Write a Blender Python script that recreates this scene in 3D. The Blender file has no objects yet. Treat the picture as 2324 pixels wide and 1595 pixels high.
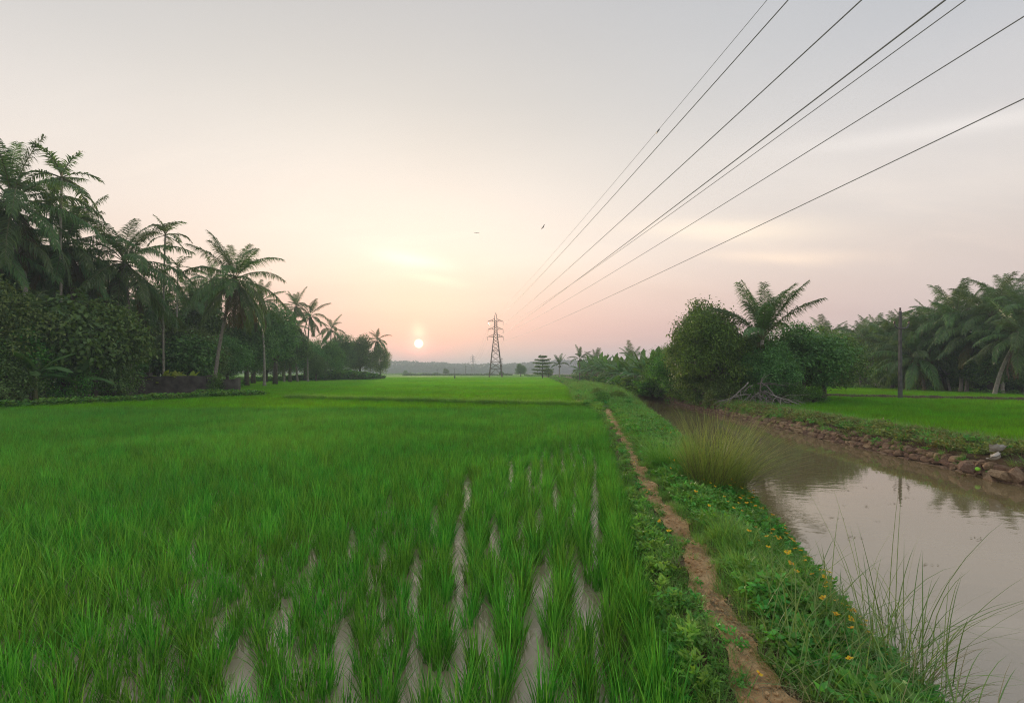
import bpy, math, random
import numpy as np
from mathutils import Vector, Matrix, Euler, noise

SC = bpy.context.scene
COL = SC.collection
R = math.radians
rng = np.random.default_rng(11)
random.seed(11)

# ------------------------------------------------------------------ camera
CAM_Z = 1.9
cam_d = bpy.data.cameras.new('camera')
cam = bpy.data.objects.new('camera', cam_d); COL.objects.link(cam)
cam.location = (0, 0, CAM_Z); cam.rotation_euler = (R(90), 0, 0)
cam_d.sensor_width = 36; cam_d.lens = 36 * 1050 / 2324
cam_d.shift_y = 47.5 / 2324
cam_d.clip_start = 0.05; cam_d.clip_end = 6000
SC.camera = cam

# ------------------------------------------------------------------ sky and sun
SUN_AZ, SUN_EL = -11.4, 3.5            # degrees, azimuth from +Y towards +X
sd = Vector((math.sin(R(SUN_AZ)) * math.cos(R(SUN_EL)), math.cos(R(SUN_AZ)) * math.cos(R(SUN_EL)), math.sin(R(SUN_EL))))
W = bpy.data.worlds.new('World'); SC.world = W; W.use_nodes = True
nt = W.node_tree; N = nt.nodes; LK = nt.links; N.clear()
def nn(t, **k):
    n = N.new(t)
    for a, b in k.items(): setattr(n, a, b)
    return n
def mth(op, a, b=None, c=None, clamp=False):
    n = nn('ShaderNodeMath', operation=op, use_clamp=clamp)
    for i, v in enumerate((a, b, c)):
        if v is None: continue
        if isinstance(v, (int, float)): n.inputs[i].default_value = v
        else: LK.new(v, n.inputs[i])
    return n.outputs[0]
def ramp(fac, stops):
    n = nn('ShaderNodeValToRGB'); cr = n.color_ramp
    cr.interpolation = 'B_SPLINE' if len(stops) > 4 else 'LINEAR'
    while len(cr.elements) < len(stops): cr.elements.new(0.5)
    for e, (p, c) in zip(cr.elements, stops): e.position = p
    for e, (p, c) in zip(cr.elements, stops): e.position = p; e.color = (*c, 1)
    LK.new(fac, n.inputs[0]); return n.outputs[0]
def mixc(f, a, b, bt='MIX'):
    n = nn('ShaderNodeMix', data_type='RGBA', blend_type=bt)
    for s, v in ((n.inputs[0], f), (n.inputs[6], a), (n.inputs[7], b)):
        if isinstance(v, (int, float)): s.default_value = v
        elif isinstance(v, tuple): s.default_value = (*v, 1)
        else: LK.new(v, s)
    return n.outputs[2]
tc = nn('ShaderNodeTexCoord'); sep = nn('ShaderNodeSeparateXYZ'); LK.new(tc.outputs['Generated'], sep.inputs[0])
dx, dy, dz = sep.outputs
el = mth('DIVIDE', mth('ARCSINE', dz), R(90))            # 0..1 over 0..90 degrees
# angle to the sun, and the horizontal part of it
dot = nn('ShaderNodeVectorMath', operation='DOT_PRODUCT'); LK.new(tc.outputs['Generated'], dot.inputs[0]); dot.inputs[1].default_value = sd
ang = mth('DIVIDE', mth('ARCCOSINE', mth('MINIMUM', dot.outputs['Value'], 1.0)), math.pi)   # 0..1 over 0..180
hl = mth('SQRT', mth('ADD', mth('MULTIPLY', dx, dx), mth('MULTIPLY', dy, dy)))
hd = mth('DIVIDE', mth('ADD', mth('MULTIPLY', dx, math.sin(R(SUN_AZ - 4))), mth('MULTIPLY', dy, math.cos(R(SUN_AZ - 4)))), mth('MAXIMUM', hl, 1e-3))
near = mth('POWER', mth('MULTIPLY_ADD', hd, 0.5, 0.5, clamp=True), 5.0)
E = lambda d: d / 90
sky_sun = ramp(el, [(0, (.53, .45, .46)), (E(1.5), (.55, .43, .44)), (E(4), (.72, .39, .35)), (E(7), (.80, .50, .42)), (E(10.5), (.86, .63, .51)),
                    (E(15), (.90, .76, .65)), (E(22), (.79, .71, .63)), (E(30), (.60, .565, .52)), (E(40), (.49, .48, .48)), (E(65), (.40, .41, .44)), (1, (.37, .385, .42))])
sky_far = ramp(el, [(0, (.50, .46, .46)), (E(4), (.55, .47, .46)), (E(9), (.58, .51, .48)), (E(15), (.585, .545, .52)), (E(22), (.53, .525, .54)),
                    (E(30), (.45, .475, .52)), (E(40), (.37, .405, .46)), (E(60), (.37, .40, .45)), (1, (.36, .38, .42))])
skyc = mixc(near, sky_far, sky_sun)
# glow round the sun
def glow(width, col, amt):
    f = mth('MULTIPLY', mth('POWER', 2.718, mth('MULTIPLY', mth('MULTIPLY', ang, ang), -1.0 / (width / 180) ** 2)), amt)
    return f, col
for wd, cl, am in ((21, (.09, .068, .05), 1.0), (4.2, (.28, -.03, -.05), 1.0), (1.2, (.5, .22, .16), 1.0)):
    f, c_ = glow(wd, cl, am)
    skyc = mixc(f, skyc, cl, 'ADD')
# a second, higher veil of light over the sun (thin cloud lit from below) and cloud streaks
mp = nn('ShaderNodeCombineXYZ')
den = mth('ADD', mth('MAXIMUM', dz, 0), 0.22)
LK.new(mth('DIVIDE', dx, den), mp.inputs[0]); LK.new(mth('DIVIDE', dy, den), mp.inputs[1])
ns = nn('ShaderNodeTexNoise'); ns.inputs['Scale'].default_value = 1.3; ns.inputs['Detail'].default_value = 9; ns.inputs['Roughness'].default_value = .55; ns.inputs['Distortion'].default_value = .8
mapn = nn('ShaderNodeMapping'); LK.new(mp.outputs[0], mapn.inputs[0]); mapn.inputs['Scale'].default_value = (.55, 1.5, 1); mapn.inputs['Rotation'].default_value = (0, 0, R(24)); mapn.inputs['Location'].default_value = (1.3, .4, 0)
LK.new(mapn.outputs[0], ns.inputs['Vector'])
cl = mth('SMOOTH_MIN', mth('MULTIPLY', mth('SUBTRACT', ns.outputs[0], .5, clamp=True), 3.6), 1.0, .25)
lowsky = mth('MULTIPLY', mth('SUBTRACT', 1.0, mth('MULTIPLY', mth('ABSOLUTE', mth('SUBTRACT', el, E(15))), 90 / 15.0), clamp=True), cl)
skyc = mixc(mth('MULTIPLY', lowsky, .55), skyc, (.17, .125, .085), 'ADD')
ns2 = nn('ShaderNodeTexNoise'); ns2.inputs['Scale'].default_value = .9; ns2.inputs['Detail'].default_value = 5
map2 = nn('ShaderNodeMapping'); LK.new(mp.outputs[0], map2.inputs[0]); map2.inputs['Location'].default_value = (4, 2, 1); map2.inputs['Scale'].default_value = (1, 1.6, 1)
LK.new(map2.outputs[0], ns2.inputs['Vector'])
skyc = mixc(.13, skyc, mixc(mth('MULTIPLY_ADD', ns2.outputs[0], 2.4, -.7, clamp=True), (.30, .29, .31), (.95, .93, .90)), 'SOFT_LIGHT')
# bright streak of thin cloud above the sun
def streak(az, e, waz, we, col, amt):
    azn = mth('MULTIPLY', mth('ARCTAN2', dx, dy), 180 / math.pi)
    eld = mth('MULTIPLY', el, 90)
    eld2 = mth('ADD', eld, mth('MULTIPLY', mth('SUBTRACT', azn, az), .13))
    wob = mth('MULTIPLY', mth('SUBTRACT', ns.outputs[0], .5), 3.0 * we)
    a = mth('DIVIDE', mth('SUBTRACT', azn, az), waz); b = mth('DIVIDE', mth('SUBTRACT', mth('ADD', eld2, wob), e), we)
    f = mth('MULTIPLY', mth('POWER', 2.718, mth('MULTIPLY', mth('ADD', mth('MULTIPLY', a, a), mth('MULTIPLY', b, b)), -1.0)), amt)
    return mixc(f, skyc, col, 'ADD')
skyc = streak(-12, 13.4, 4.2, .8, (.19, .17, .13), 1.0)
skyc = streak(-9.5, 11.2, 3.0, .55, (.12, .10, .06), 1.0)
skyc = streak(25, 15.3, 9, 1.1, (.20, .145, .065), 1.0)
skyc = streak(30, 12.2, 7, .7, (.17, .115, .05), 1.0)
skyc = streak(45, 21, 12, .7, (.10, .09, .08), 1.0)
skyc = streak(24.5, 13.6, 2.6, .5, (-.09, -.075, -.05), 1.0)
skyc = streak(-11.4, 5.2, .75, .8, (.35, .2, .12), 1.0)
# the disc
disc = nn('ShaderNodeMapRange', interpolation_type='SMOOTHSTEP'); LK.new(mth('MULTIPLY', ang, 180), disc.inputs[0])
disc.inputs[1].default_value = .60; disc.inputs[2].default_value = .36; disc.inputs[3].default_value = 0; disc.inputs[4].default_value = 1
skyc = mixc(disc.outputs[0], skyc, (2.6, 1.8, 1.15), 'ADD')
nish = nn('ShaderNodeTexSky', sky_type='NISHITA', sun_disc=False); nish.sun_elevation = R(SUN_EL); nish.sun_rotation = R(SUN_AZ); nish.dust_density = 4
bgn = nn('ShaderNodeBackground'); LK.new(nish.outputs[0], bgn.inputs[0]); bgn.inputs[1].default_value = .008
bgc = nn('ShaderNodeBackground'); LK.new(skyc, bgc.inputs[0]); bgc.inputs[1].default_value = .98
ads = nn('ShaderNodeAddShader'); LK.new(bgn.outputs[0], ads.inputs[0]); LK.new(bgc.outputs[0], ads.inputs[1])
wo = nn('ShaderNodeOutputWorld'); LK.new(ads.outputs[0], wo.inputs[0])

sl = bpy.data.lights.new('sun', 'SUN'); so = bpy.data.objects.new('sun', sl); COL.objects.link(so)
sl.energy = 2.4; sl.color = (1, .74, .52); sl.angle = R(2)
so.rotation_euler = sd.to_track_quat('Z', 'Y').to_euler(); so.location = (0, 0, 60)

SC.view_settings.view_transform = 'Standard'; SC.view_settings.look = 'None'
SC.view_settings.gamma = 1; SC.view_settings.exposure = .28; SC.view_settings.use_curve_mapping = False
SC.cycles.use_denoising = True; SC.cycles.denoising_prefilter = 'NONE'; SC.cycles.pixel_filter_type = 'BLACKMAN_HARRIS'; SC.cycles.filter_width = 1.15
SC.cycles.max_bounces = 8; SC.cycles.transparent_max_bounces = 8; SC.cycles.volume_bounces = 1
SC.cycles.sample_clamp_indirect = 6

# ------------------------------------------------------------------ helpers
def tag(o, label=None, cat=None, group=None, kind=None):
    if label: o['label'] = label
    if cat: o['category'] = cat
    if group: o['group'] = group
    if kind: o['kind'] = kind
    return o
def mesh(name, V, F, mats=(), smooth=False, midx=None):
    me = bpy.data.meshes.new(name)
    V = np.asarray(V, dtype=np.float32)
    if isinstance(F, np.ndarray):
        n, k = F.shape
        me.vertices.add(len(V)); me.vertices.foreach_set('co', V.ravel())
        me.loops.add(n * k); me.loops.foreach_set('vertex_index', F.astype(np.int32).ravel())
        me.polygons.add(n); me.polygons.foreach_set('loop_start', np.arange(0, n * k, k, dtype=np.int32))
        me.update(calc_edges=True)
    else:
        me.from_pydata(V.tolist(), [], F)
    for m in (mats if isinstance(mats, (list, tuple)) else [mats]): me.materials.append(m)
    if midx is not None: me.polygons.foreach_set('material_index', np.asarray(midx, dtype=np.int32))
    if smooth: me.polygons.foreach_set('use_smooth', np.ones(len(me.polygons), dtype=bool))
    me.update()
    return me
def obj(name, me, parent=None, loc=(0, 0, 0), rot=(0, 0, 0), scl=1.0):
    o = bpy.data.objects.new(name, me); COL.objects.link(o)
    o.location = loc; o.rotation_euler = rot
    o.scale = (scl,) * 3 if isinstance(scl, (int, float)) else scl
    if parent: o.parent = parent
    return o
def empty(name, loc, rz=0, **k):
    o = bpy.data.objects.new(name, None); COL.objects.link(o); o.location = loc; o.rotation_euler = (0, 0, rz)
    o.empty_display_size = .3
    return tag(o, **k)
class MB:                                                     # collects vertices and faces
    def __init__(s): s.v = []; s.f = []; s.m = []
    def add(s, V, F, m=0):
        b = len(s.v); s.v += [tuple(p) for p in V]; s.f += [tuple(i + b for i in f) for f in F]; s.m += [m] * len(F)
    def tube(s, pts, rad, n=6, m=0, cap=True):
        pts = [Vector(p) for p in pts]; V = []; F = []
        if isinstance(rad, (int, float)): rad = [rad] * len(pts)
        up0 = None
        for i, p in enumerate(pts):
            d = (pts[min(i + 1, len(pts) - 1)] - pts[max(i - 1, 0)]).normalized()
            if up0 is None: up0 = Vector((1, 0, 0)) if abs(d.x) < .8 else Vector((0, 1, 0))
            a = (up0 - d * up0.dot(d)).normalized(); up0 = a; b = d.cross(a)
            for k in range(n):
                t = 2 * math.pi * k / n; V.append(p + (a * math.cos(t) + b * math.sin(t)) * rad[i])
        for i in range(len(pts) - 1):
            for k in range(n):
                F.append((i * n + k, i * n + (k + 1) % n, (i + 1) * n + (k + 1) % n, (i + 1) * n + k))
        if cap: F.append(tuple(range(n))[::-1]); F.append(tuple(range((len(pts) - 1) * n, len(pts) * n)))
        s.add(V, F, m)
    def box(s, c, h, m=0, rot=None):
        V = [Vector((x * h[0], y * h[1], z * h[2])) for x in (-1, 1) for y in (-1, 1) for z in (-1, 1)]
        if rot: V = [rot @ v for v in V]
        V = [v + Vector(c) for v in V]
        s.add(V, [(0, 1, 3, 2), (4, 6, 7, 5), (0, 4, 5, 1), (2, 3, 7, 6), (0, 2, 6, 4), (1, 5, 7, 3)], m)
    def mesh(s, name, mats, smooth=False): return mesh(name, s.v, s.f, mats, smooth, s.m)

# ------------------------------------------------------------------ materials
def mat_new(name):
    m = bpy.data.materials.new(name); m.use_nodes = True
    t = m.node_tree; t.nodes.clear(); return m, t
def lnk(t, a, b): t.links.new(a, b)
def hsv_var(t, col_socket_or_rgb, fac_src, hv=.04, vv=.5):
    h = t.nodes.new('ShaderNodeHueSaturation')
    if isinstance(col_socket_or_rgb, tuple): h.inputs['Color'].default_value = (*col_socket_or_rgb, 1)
    else: lnk(t, col_socket_or_rgb, h.inputs['Color'])
    a = t.nodes.new('ShaderNodeMath'); a.operation = 'MULTIPLY_ADD'; lnk(t, fac_src, a.inputs[0]); a.inputs[1].default_value = hv; a.inputs[2].default_value = .5 - hv / 2
    b = t.nodes.new('ShaderNodeMath'); b.operation = 'MULTIPLY_ADD'; lnk(t, fac_src, b.inputs[0]); b.inputs[1].default_value = vv; b.inputs[2].default_value = 1 - vv / 2
    lnk(t, a.outputs[0], h.inputs['Hue']); lnk(t, b.outputs[0], h.inputs['Value'])
    return h.outputs[0]
def leaf_mat(name, col, col2=None, trans=.35, tcol=None, rough=.5, spec=.35, hv=.04, vv=.6, patch=None, island=True):
    """leaves: two tones per leaf, per plant and in broad patches, part of the light passes through"""
    m, t = mat_new(name); nd = t.nodes
    geo = nd.new('ShaderNodeNewGeometry'); oi = nd.new('ShaderNodeObjectInfo')
    col2 = col2 or tuple(min(1, c * 1.5) for c in col)
    mx = nd.new('ShaderNodeMix'); mx.data_type = 'RGBA'
    mx.inputs[6].default_value = (*col, 1); mx.inputs[7].default_value = (*col2, 1)
    lnk(t, geo.outputs['Random Per Island'] if island else oi.outputs['Random'], mx.inputs[0])
    c = hsv_var(t, mx.outputs[2], oi.outputs['Random'], hv, vv)
    if patch:
        n1 = nd.new('ShaderNodeTexNoise'); n1.inputs['Scale'].default_value = patch; n1.inputs['Detail'].default_value = 3
        lnk(t, geo.outputs['Position'], n1.inputs['Vector'])
        mr = nd.new('ShaderNodeMapRange'); mr.inputs[1].default_value = .35; mr.inputs[2].default_value = .65; lnk(t, n1.outputs[0], mr.inputs[0])
        c = hsv_var(t, c, mr.outputs[0], -.02, .20)
    p = nd.new('ShaderNodeBsdfPrincipled'); lnk(t, c, p.inputs['Base Color']); p.inputs['Roughness'].default_value = rough; p.inputs['Specular IOR Level'].default_value = spec
    tr = nd.new('ShaderNodeBsdfTranslucent')
    g = nd.new('ShaderNodeMix'); g.data_type = 'RGBA'; g.blend_type = 'MULTIPLY'; g.inputs[0].default_value = 1; lnk(t, c, g.inputs[6]); g.inputs[7].default_value = (*(tcol or (1.5, 1.35, .6)), 1)
    lnk(t, g.outputs[2], tr.inputs[0])
    ms = nd.new('ShaderNodeMixShader'); ms.inputs[0].default_value = trans; lnk(t, p.outputs[0], ms.inputs[1]); lnk(t, tr.outputs[0], ms.inputs[2])
    o = nd.new('ShaderNodeOutputMaterial'); lnk(t, ms.outputs[0], o.inputs[0])
    return m
def rough_mat(name, c1, c2, scale=4, rough=.85, bump=.4, bscale=None, spec=.3, c3=None, detail=8, objrand=False, bdist=.02):
    m, t = mat_new(name); nd = t.nodes
    geo = nd.new('ShaderNodeNewGeometry') if not objrand else nd.new('ShaderNodeTexCoord')
    vec = geo.outputs['Position'] if not objrand else geo.outputs['Object']
    n1 = nd.new('ShaderNodeTexNoise'); n1.inputs['Scale'].default_value = scale; n1.inputs['Detail'].default_value = detail; n1.inputs['Roughness'].default_value = .6
    lnk(t, vec, n1.inputs['Vector'])
    cr = nd.new('ShaderNodeValToRGB'); cr.color_ramp.elements[0].position = .32; cr.color_ramp.elements[1].position = .68
    cr.color_ramp.elements[0].color = (*c1, 1); cr.color_ramp.elements[1].color = (*c2, 1)
    if c3: e = cr.color_ramp.elements.new(.5); e.color = (*c3, 1)
    lnk(t, n1.outputs[0], cr.inputs[0])
    c = cr.outputs[0]
    if objrand:
        oi = nd.new('ShaderNodeObjectInfo'); c = hsv_var(t, c, oi.outputs['Random'], .03, .7)
    p = nd.new('ShaderNodeBsdfPrincipled'); lnk(t, c, p.inputs['Base Color']); p.inputs['Roughness'].default_value = rough; p.inputs['Specular IOR Level'].default_value = spec
    n2 = nd.new('ShaderNodeTexNoise'); n2.inputs['Scale'].default_value = bscale or scale * 6; n2.inputs['Detail'].default_value = 8; lnk(t, vec, n2.inputs['Vector'])
    b = nd.new('ShaderNodeBump'); b.inputs['Strength'].default_value = bump; b.inputs['Distance'].default_value = bdist; lnk(t, n2.outputs[0], b.inputs['Height']); lnk(t, b.outputs[0], p.inputs['Normal'])
    o = nd.new('ShaderNodeOutputMaterial'); lnk(t, p.outputs[0], o.inputs[0])
    return m
def plain_mat(name, col, rough=.5, metal=0, spec=.5):
    m, t = mat_new(name); p = t.nodes.new('ShaderNodeBsdfPrincipled'); p.inputs['Base Color'].default_value = (*col, 1)
    p.inputs['Roughness'].default_value = rough; p.inputs['Metallic'].default_value = metal; p.inputs['Specular IOR Level'].default_value = spec
    o = t.nodes.new('ShaderNodeOutputMaterial'); lnk(t, p.outputs[0], o.inputs[0]); return m
def water_mat(name, body, body2, rip=3.0, strength=.15, ior=1.6, rough=.03, stretch=(1, 1, 1), mud=0):
    m, t = mat_new(name); nd = t.nodes
    geo = nd.new('ShaderNodeNewGeometry'); mp = nd.new('ShaderNodeMapping'); lnk(t, geo.outputs['Position'], mp.inputs[0]); mp.inputs['Scale'].default_value = stretch
    n0 = nd.new('ShaderNodeTexNoise'); n0.inputs['Scale'].default_value = .35; n0.inputs['Detail'].default_value = 4; lnk(t, geo.outputs['Position'], n0.inputs['Vector'])
    mx = nd.new('ShaderNodeMix'); mx.data_type = 'RGBA'; mx.inputs[6].default_value = (*body, 1); mx.inputs[7].default_value = (*body2, 1); lnk(t, n0.outputs[0], mx.inputs[0])
    n1 = nd.new('ShaderNodeTexNoise'); n1.inputs['Scale'].default_value = rip; n1.inputs['Detail'].default_value = 3; lnk(t, mp.outputs[0], n1.inputs['Vector'])
    n3 = nd.new('ShaderNodeTexNoise'); n3.inputs['Scale'].default_value = .3; n3.inputs['Detail'].default_value = 2; lnk(t, geo.outputs['Position'], n3.inputs['Vector'])
    mr = nd.new('ShaderNodeMapRange'); lnk(t, n3.outputs[0], mr.inputs[0]); mr.inputs[1].default_value = .38; mr.inputs[2].default_value = .62; mr.inputs[3].default_value = .25; mr.inputs[4].default_value = 1
    mu = nd.new('ShaderNodeMath'); mu.operation = 'MULTIPLY'; lnk(t, n1.outputs[0], mu.inputs[0]); lnk(t, mr.outputs[0], mu.inputs[1])
    b = nd.new('ShaderNodeBump'); b.inputs['Strength'].default_value = strength; b.inputs['Distance'].default_value = .02; lnk(t, mu.outputs[0], b.inputs['Height'])
    p = nd.new('ShaderNodeBsdfPrincipled'); lnk(t, mx.outputs[2], p.inputs['Base Color']); p.inputs['Roughness'].default_value = rough; p.inputs['IOR'].default_value = ior
    lnk(t, b.outputs[0], p.inputs['Normal'])
    if mud:
        n2 = nd.new('ShaderNodeTexNoise'); n2.inputs['Scale'].default_value = 2.2; n2.inputs['Detail'].default_value = 6; lnk(t, geo.outputs['Position'], n2.inputs['Vector'])
        m2 = nd.new('ShaderNodeMapRange'); lnk(t, n2.outputs[0], m2.inputs[0]); m2.inputs[1].default_value = .5; m2.inputs[2].default_value = .62; m2.inputs[3].default_value = rough; m2.inputs[4].default_value = .45
        lnk(t, m2.outputs[0], p.inputs['Roughness'])
    o = nd.new('ShaderNodeOutputMaterial'); lnk(t, p.outputs[0], o.inputs[0]); return m

M = {}
M['rice'] = leaf_mat('rice_leaf', (.05, .22, .028), (.22, .56, .08), trans=.42, tcol=(1.15, 1.15, .5), hv=.04, vv=.5, patch=.22, spec=.16, rough=.55)
M['rice_mid'] = leaf_mat('rice_leaf_mid', (.095, .32, .012), (.26, .60, .022), trans=.42, tcol=(1.25, 1.15, .4), hv=.03, vv=.5, patch=.12, spec=.12, rough=.6)
M['rice_far'] = leaf_mat('rice_leaf_far', (.16, .44, .012), (.26, .60, .018), trans=.42, tcol=(1.25, 1.25, .4), hv=.03, vv=.35, patch=.08, spec=.2)
M['canopy'] = rough_mat('rice_canopy', (.10, .31, .010), (.15, .41, .014), scale=.12, rough=.9, bump=1, bscale=9, spec=.1, bdist=.15)
M['soil'] = rough_mat('soil', (.07, .045, .025), (.13, .085, .045), scale=2.5, bump=.7, bscale=18)
M['path'] = rough_mat('path_dirt', (.44, .25, .105), (.78, .54, .29), scale=6, bump=1.0, bscale=45, c3=(.62, .385, .18), bdist=.03)
M['far_field'] = rough_mat('far_field', (.05, .12, .03), (.09, .20, .04), scale=.05, bump=.4, bscale=.6, spec=.1)
M['floor'] = rough_mat('forest_litter', (.05, .042, .028), (.09, .08, .045), scale=1.5, bump=.8, bscale=9, c3=(.05, .075, .03))
M['river'] = water_mat('canal_water', (.22, .165, .078), (.27, .205, .10), rip=3.2, strength=.17, ior=2.9, stretch=(1, 2.2, 1))
M['paddy_water'] = water_mat('paddy_water', (.48, .38, .25), (.30, .23, .15), rip=5, strength=.1, ior=2.0, rough=.06, mud=1)
M['frond'] = leaf_mat('palm_frond', (.065, .15, .045), (.17, .29, .09), trans=.35, hv=.04, vv=.5, spec=.45, rough=.42)
M['frond_old'] = leaf_mat('palm_frond_old', (.16, .12, .03), (.11, .13, .035), trans=.3, tcol=(1.3, 1.1, .5))
M['frond_dead'] = leaf_mat('palm_frond_dead', (.20, .13, .07), (.13, .085, .045), trans=.15, tcol=(1, .9, .7))
M['rachis'] = plain_mat('palm_rachis', (.13, .14, .05), .5)
M['palm_bark'] = rough_mat('palm_bark', (.22, .19, .16), (.42, .38, .33), scale=6, bump=.8, objrand=True, bscale=20)
M['bark'] = rough_mat('bark', (.07, .055, .04), (.15, .125, .10), scale=5, bump=.8, objrand=True, bscale=22)
M['leafA'] = leaf_mat('dark_leaf', (.05, .135, .035), (.20, .36, .10), trans=.28, vv=.5, hv=.05)
M['leafB'] = leaf_mat('green_leaf', (.035, .12, .02), (.19, .42, .07), trans=.33, vv=.4, hv=.05, patch=.8)
M['leafC'] = leaf_mat('olive_leaf', (.06, .15, .04), (.25, .36, .10), trans=.3, vv=.5, hv=.05)
M['banana'] = leaf_mat('banana_leaf', (.06, .17, .045), (.13, .27, .08), trans=.35, vv=.4, rough=.4)
M['banana_young'] = leaf_mat('young_banana_leaf', (.30, .42, .04), (.38, .48, .06), trans=.5, vv=.3, rough=.4)
M['weed'] = leaf_mat('ground_cover_leaf', (.08, .26, .045), (.18, .46, .08), trans=.3, vv=.55, hv=.06, patch=.9)
M['weed2'] = leaf_mat('bank_weed_leaf', (.16, .21, .06), (.29, .33, .10), trans=.3, vv=.5, hv=.08, patch=.5)
M['weed3'] = leaf_mat('light_weed_leaf', (.16, .36, .06), (.26, .48, .09), trans=.35, vv=.4, hv=.04, patch=.9)
M['grass'] = leaf_mat('bund_grass', (.13, .32, .06), (.24, .47, .11), trans=.35, vv=.5, hv=.05, patch=.8)
M['tussock'] = leaf_mat('tussock_blade', (.14, .28, .06), (.42, .50, .15), trans=.35, tcol=(1.2, 1.15, .6), vv=.2)
M['tussock_base'] = leaf_mat('tussock_dry', (.12, .10, .06), (.22, .18, .10), trans=.2, tcol=(1, 1, .8), vv=.2)
M['stalk'] = leaf_mat('tall_grass', (.12, .24, .07), (.26, .38, .13), trans=.3, vv=.3)
M['dry'] = leaf_mat('dry_grass', (.25, .20, .10), (.36, .29, .16), trans=.2, tcol=(1, 1, .8), vv=.3)
M['stone'] = rough_mat('laterite_stone', (.20, .125, .08), (.42, .30, .205), scale=7, bump=.9, objrand=True, bscale=25, c3=(.31, .20, .13))
M['wallm'] = rough_mat('old_wall', (.05, .045, .04), (.17, .15, .135), scale=1.6, bump=.5, bscale=14)
M['concrete'] = rough_mat('concrete', (.08, .078, .076), (.15, .145, .135), scale=3, bump=.3, bscale=30)
M['steel'] = plain_mat('steel', (.14, .10, .085), .5, .3)
M['steel_far'] = plain_mat('steel_grey', (.12, .12, .12), .6, .3)
M['wire'] = plain_mat('wire', (.36, .36, .37), .5, .1)
M['porcelain'] = plain_mat('insulator', (.12, .07, .05), .2)
M['sack'] = rough_mat('woven_sack', (.42, .39, .33), (.58, .55, .49), scale=5, bump=.5, bscale=60)
M['lime'] = plain_mat('lime_plastic', (.35, .85, .06), .35)
M['deadwood'] = rough_mat('dead_wood', (.20, .17, .15), (.36, .32, .29), scale=6, bump=.5, objrand=True)
M['petal'] = leaf_mat('petal', (.85, .45, .01), (.92, .58, .02), trans=.3, tcol=(1, 1, 1), vv=.15)
M['petal_dark'] = plain_mat('petal_centre', (.75, .25, .01), .6)
M['bird'] = plain_mat('bird', (.03, .03, .035), .7)
M['far_leaf'] = leaf_mat('far_leaf', (.03, .07, .022), (.06, .10, .03), trans=.2, vv=.3)

# ------------------------------------------------------------------ layout curves (metres; x as a function of distance y)
def crv(*p):
    p = np.array(p, float); return lambda y: np.interp(y, p[:, 0], p[:, 1])
Lc = crv((-60, -3), (0, .62), (2.66, .93), (4.5, 1.19), (9.7, 2.15), (17, 3.3), (21, 3.6), (23.5, 3.5), (30, 4.1), (61, 7.4), (150, 12), (400, 20))
Pc = crv((-60, -1), (0, 1.22), (2.3, 1.27), (2.86, 1.36), (3.4, 1.42), (4.13, 1.62), (5.2, 1.75), (6.84, 1.93), (10.2, 2.52), (14, 3.12), (18.3, 3.78), (22, 4.5), (60, 8.8), (150, 13.2), (400, 22))
Nc = crv((-60, 1.6), (0, 2.1), (2.5, 2.42), (3.8, 2.8), (6, 3.45), (12, 4.65), (17.2, 5.7), (32, 8.3), (40, 9.7), (60, 11.2), (150, 16), (400, 27))
Oc = crv((-60, 10), (9.5, 10.5), (16.6, 10.9), (25, 11.5), (33, 12.0), (40, 12.6), (60, 14.2), (150, 20), (400, 32))
PADDY_Z, RFIELD_Z, RIVER_Z = 0.0, -.14, -.40
def H(x, y):
    """height of the ground, vectorised"""
    x = np.asarray(x, float); y = np.asarray(y, float)
    L, P, Nn, O = Lc(y), Pc(y), Nc(y), Oc(y)
    out = np.zeros(np.broadcast(x, y).shape)
    X, Y = np.broadcast_arrays(x, y)
    keys = np.stack([np.broadcast_to(a, out.shape) for a in (L - .12, L + .12, P - .1, P + .1, P + .45, Nn - .4, Nn - .12, Nn + .05, Nn + 1.0, O - .7, O - .02, O + .06, O + .6, O + 1.25, O + 1.8, O + 2.15)])
    zs = [PADDY_Z, .27, .31, .31, .35, .22, -.12, -.5, -1.2, -1.2, -.8, .0, .13, .14, -.02, RFIELD_Z]
    keys = np.maximum.accumulate(keys, axis=0)
    out[:] = PADDY_Z
    for i in range(len(zs) - 1):
        a, b = keys[i], keys[i + 1]
        m = (X >= a) & (X < b); t = np.where(b > a, (X - a) / np.maximum(b - a, 1e-6), 0)
        out[m] = (zs[i] + (zs[i + 1] - zs[i]) * t)[m]
    out[X >= keys[-1]] = RFIELD_Z
    # small cross bund the photographer stands on
    w = np.clip(1 - np.abs(Y + .4) / 1.0, 0, 1); m = X < L + .12
    out[m] = np.maximum(out, .33 * np.clip(w * 2, 0, 1))[m]
    bump = .018 * (np.sin(X * 9.1 + Y * 3.3) + np.sin(X * 4.7 - Y * 6.1) + np.sin(Y * 11.3 + X * 2.2))
    onb = (X > L) & (X < Nn - .2) | (X > O + .3) & (X < O + 1.9)
    out[onb] += bump[onb]
    return out
h1 = lambda x, y: float(H(np.array([x]), np.array([y]))[0])
SX = lambda px, d: (px - 1162) / 1050 * d        # lateral offset of a direction at distance d
SZ = lambda py, d: CAM_Z + (845 - py) / 1050 * d

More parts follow.
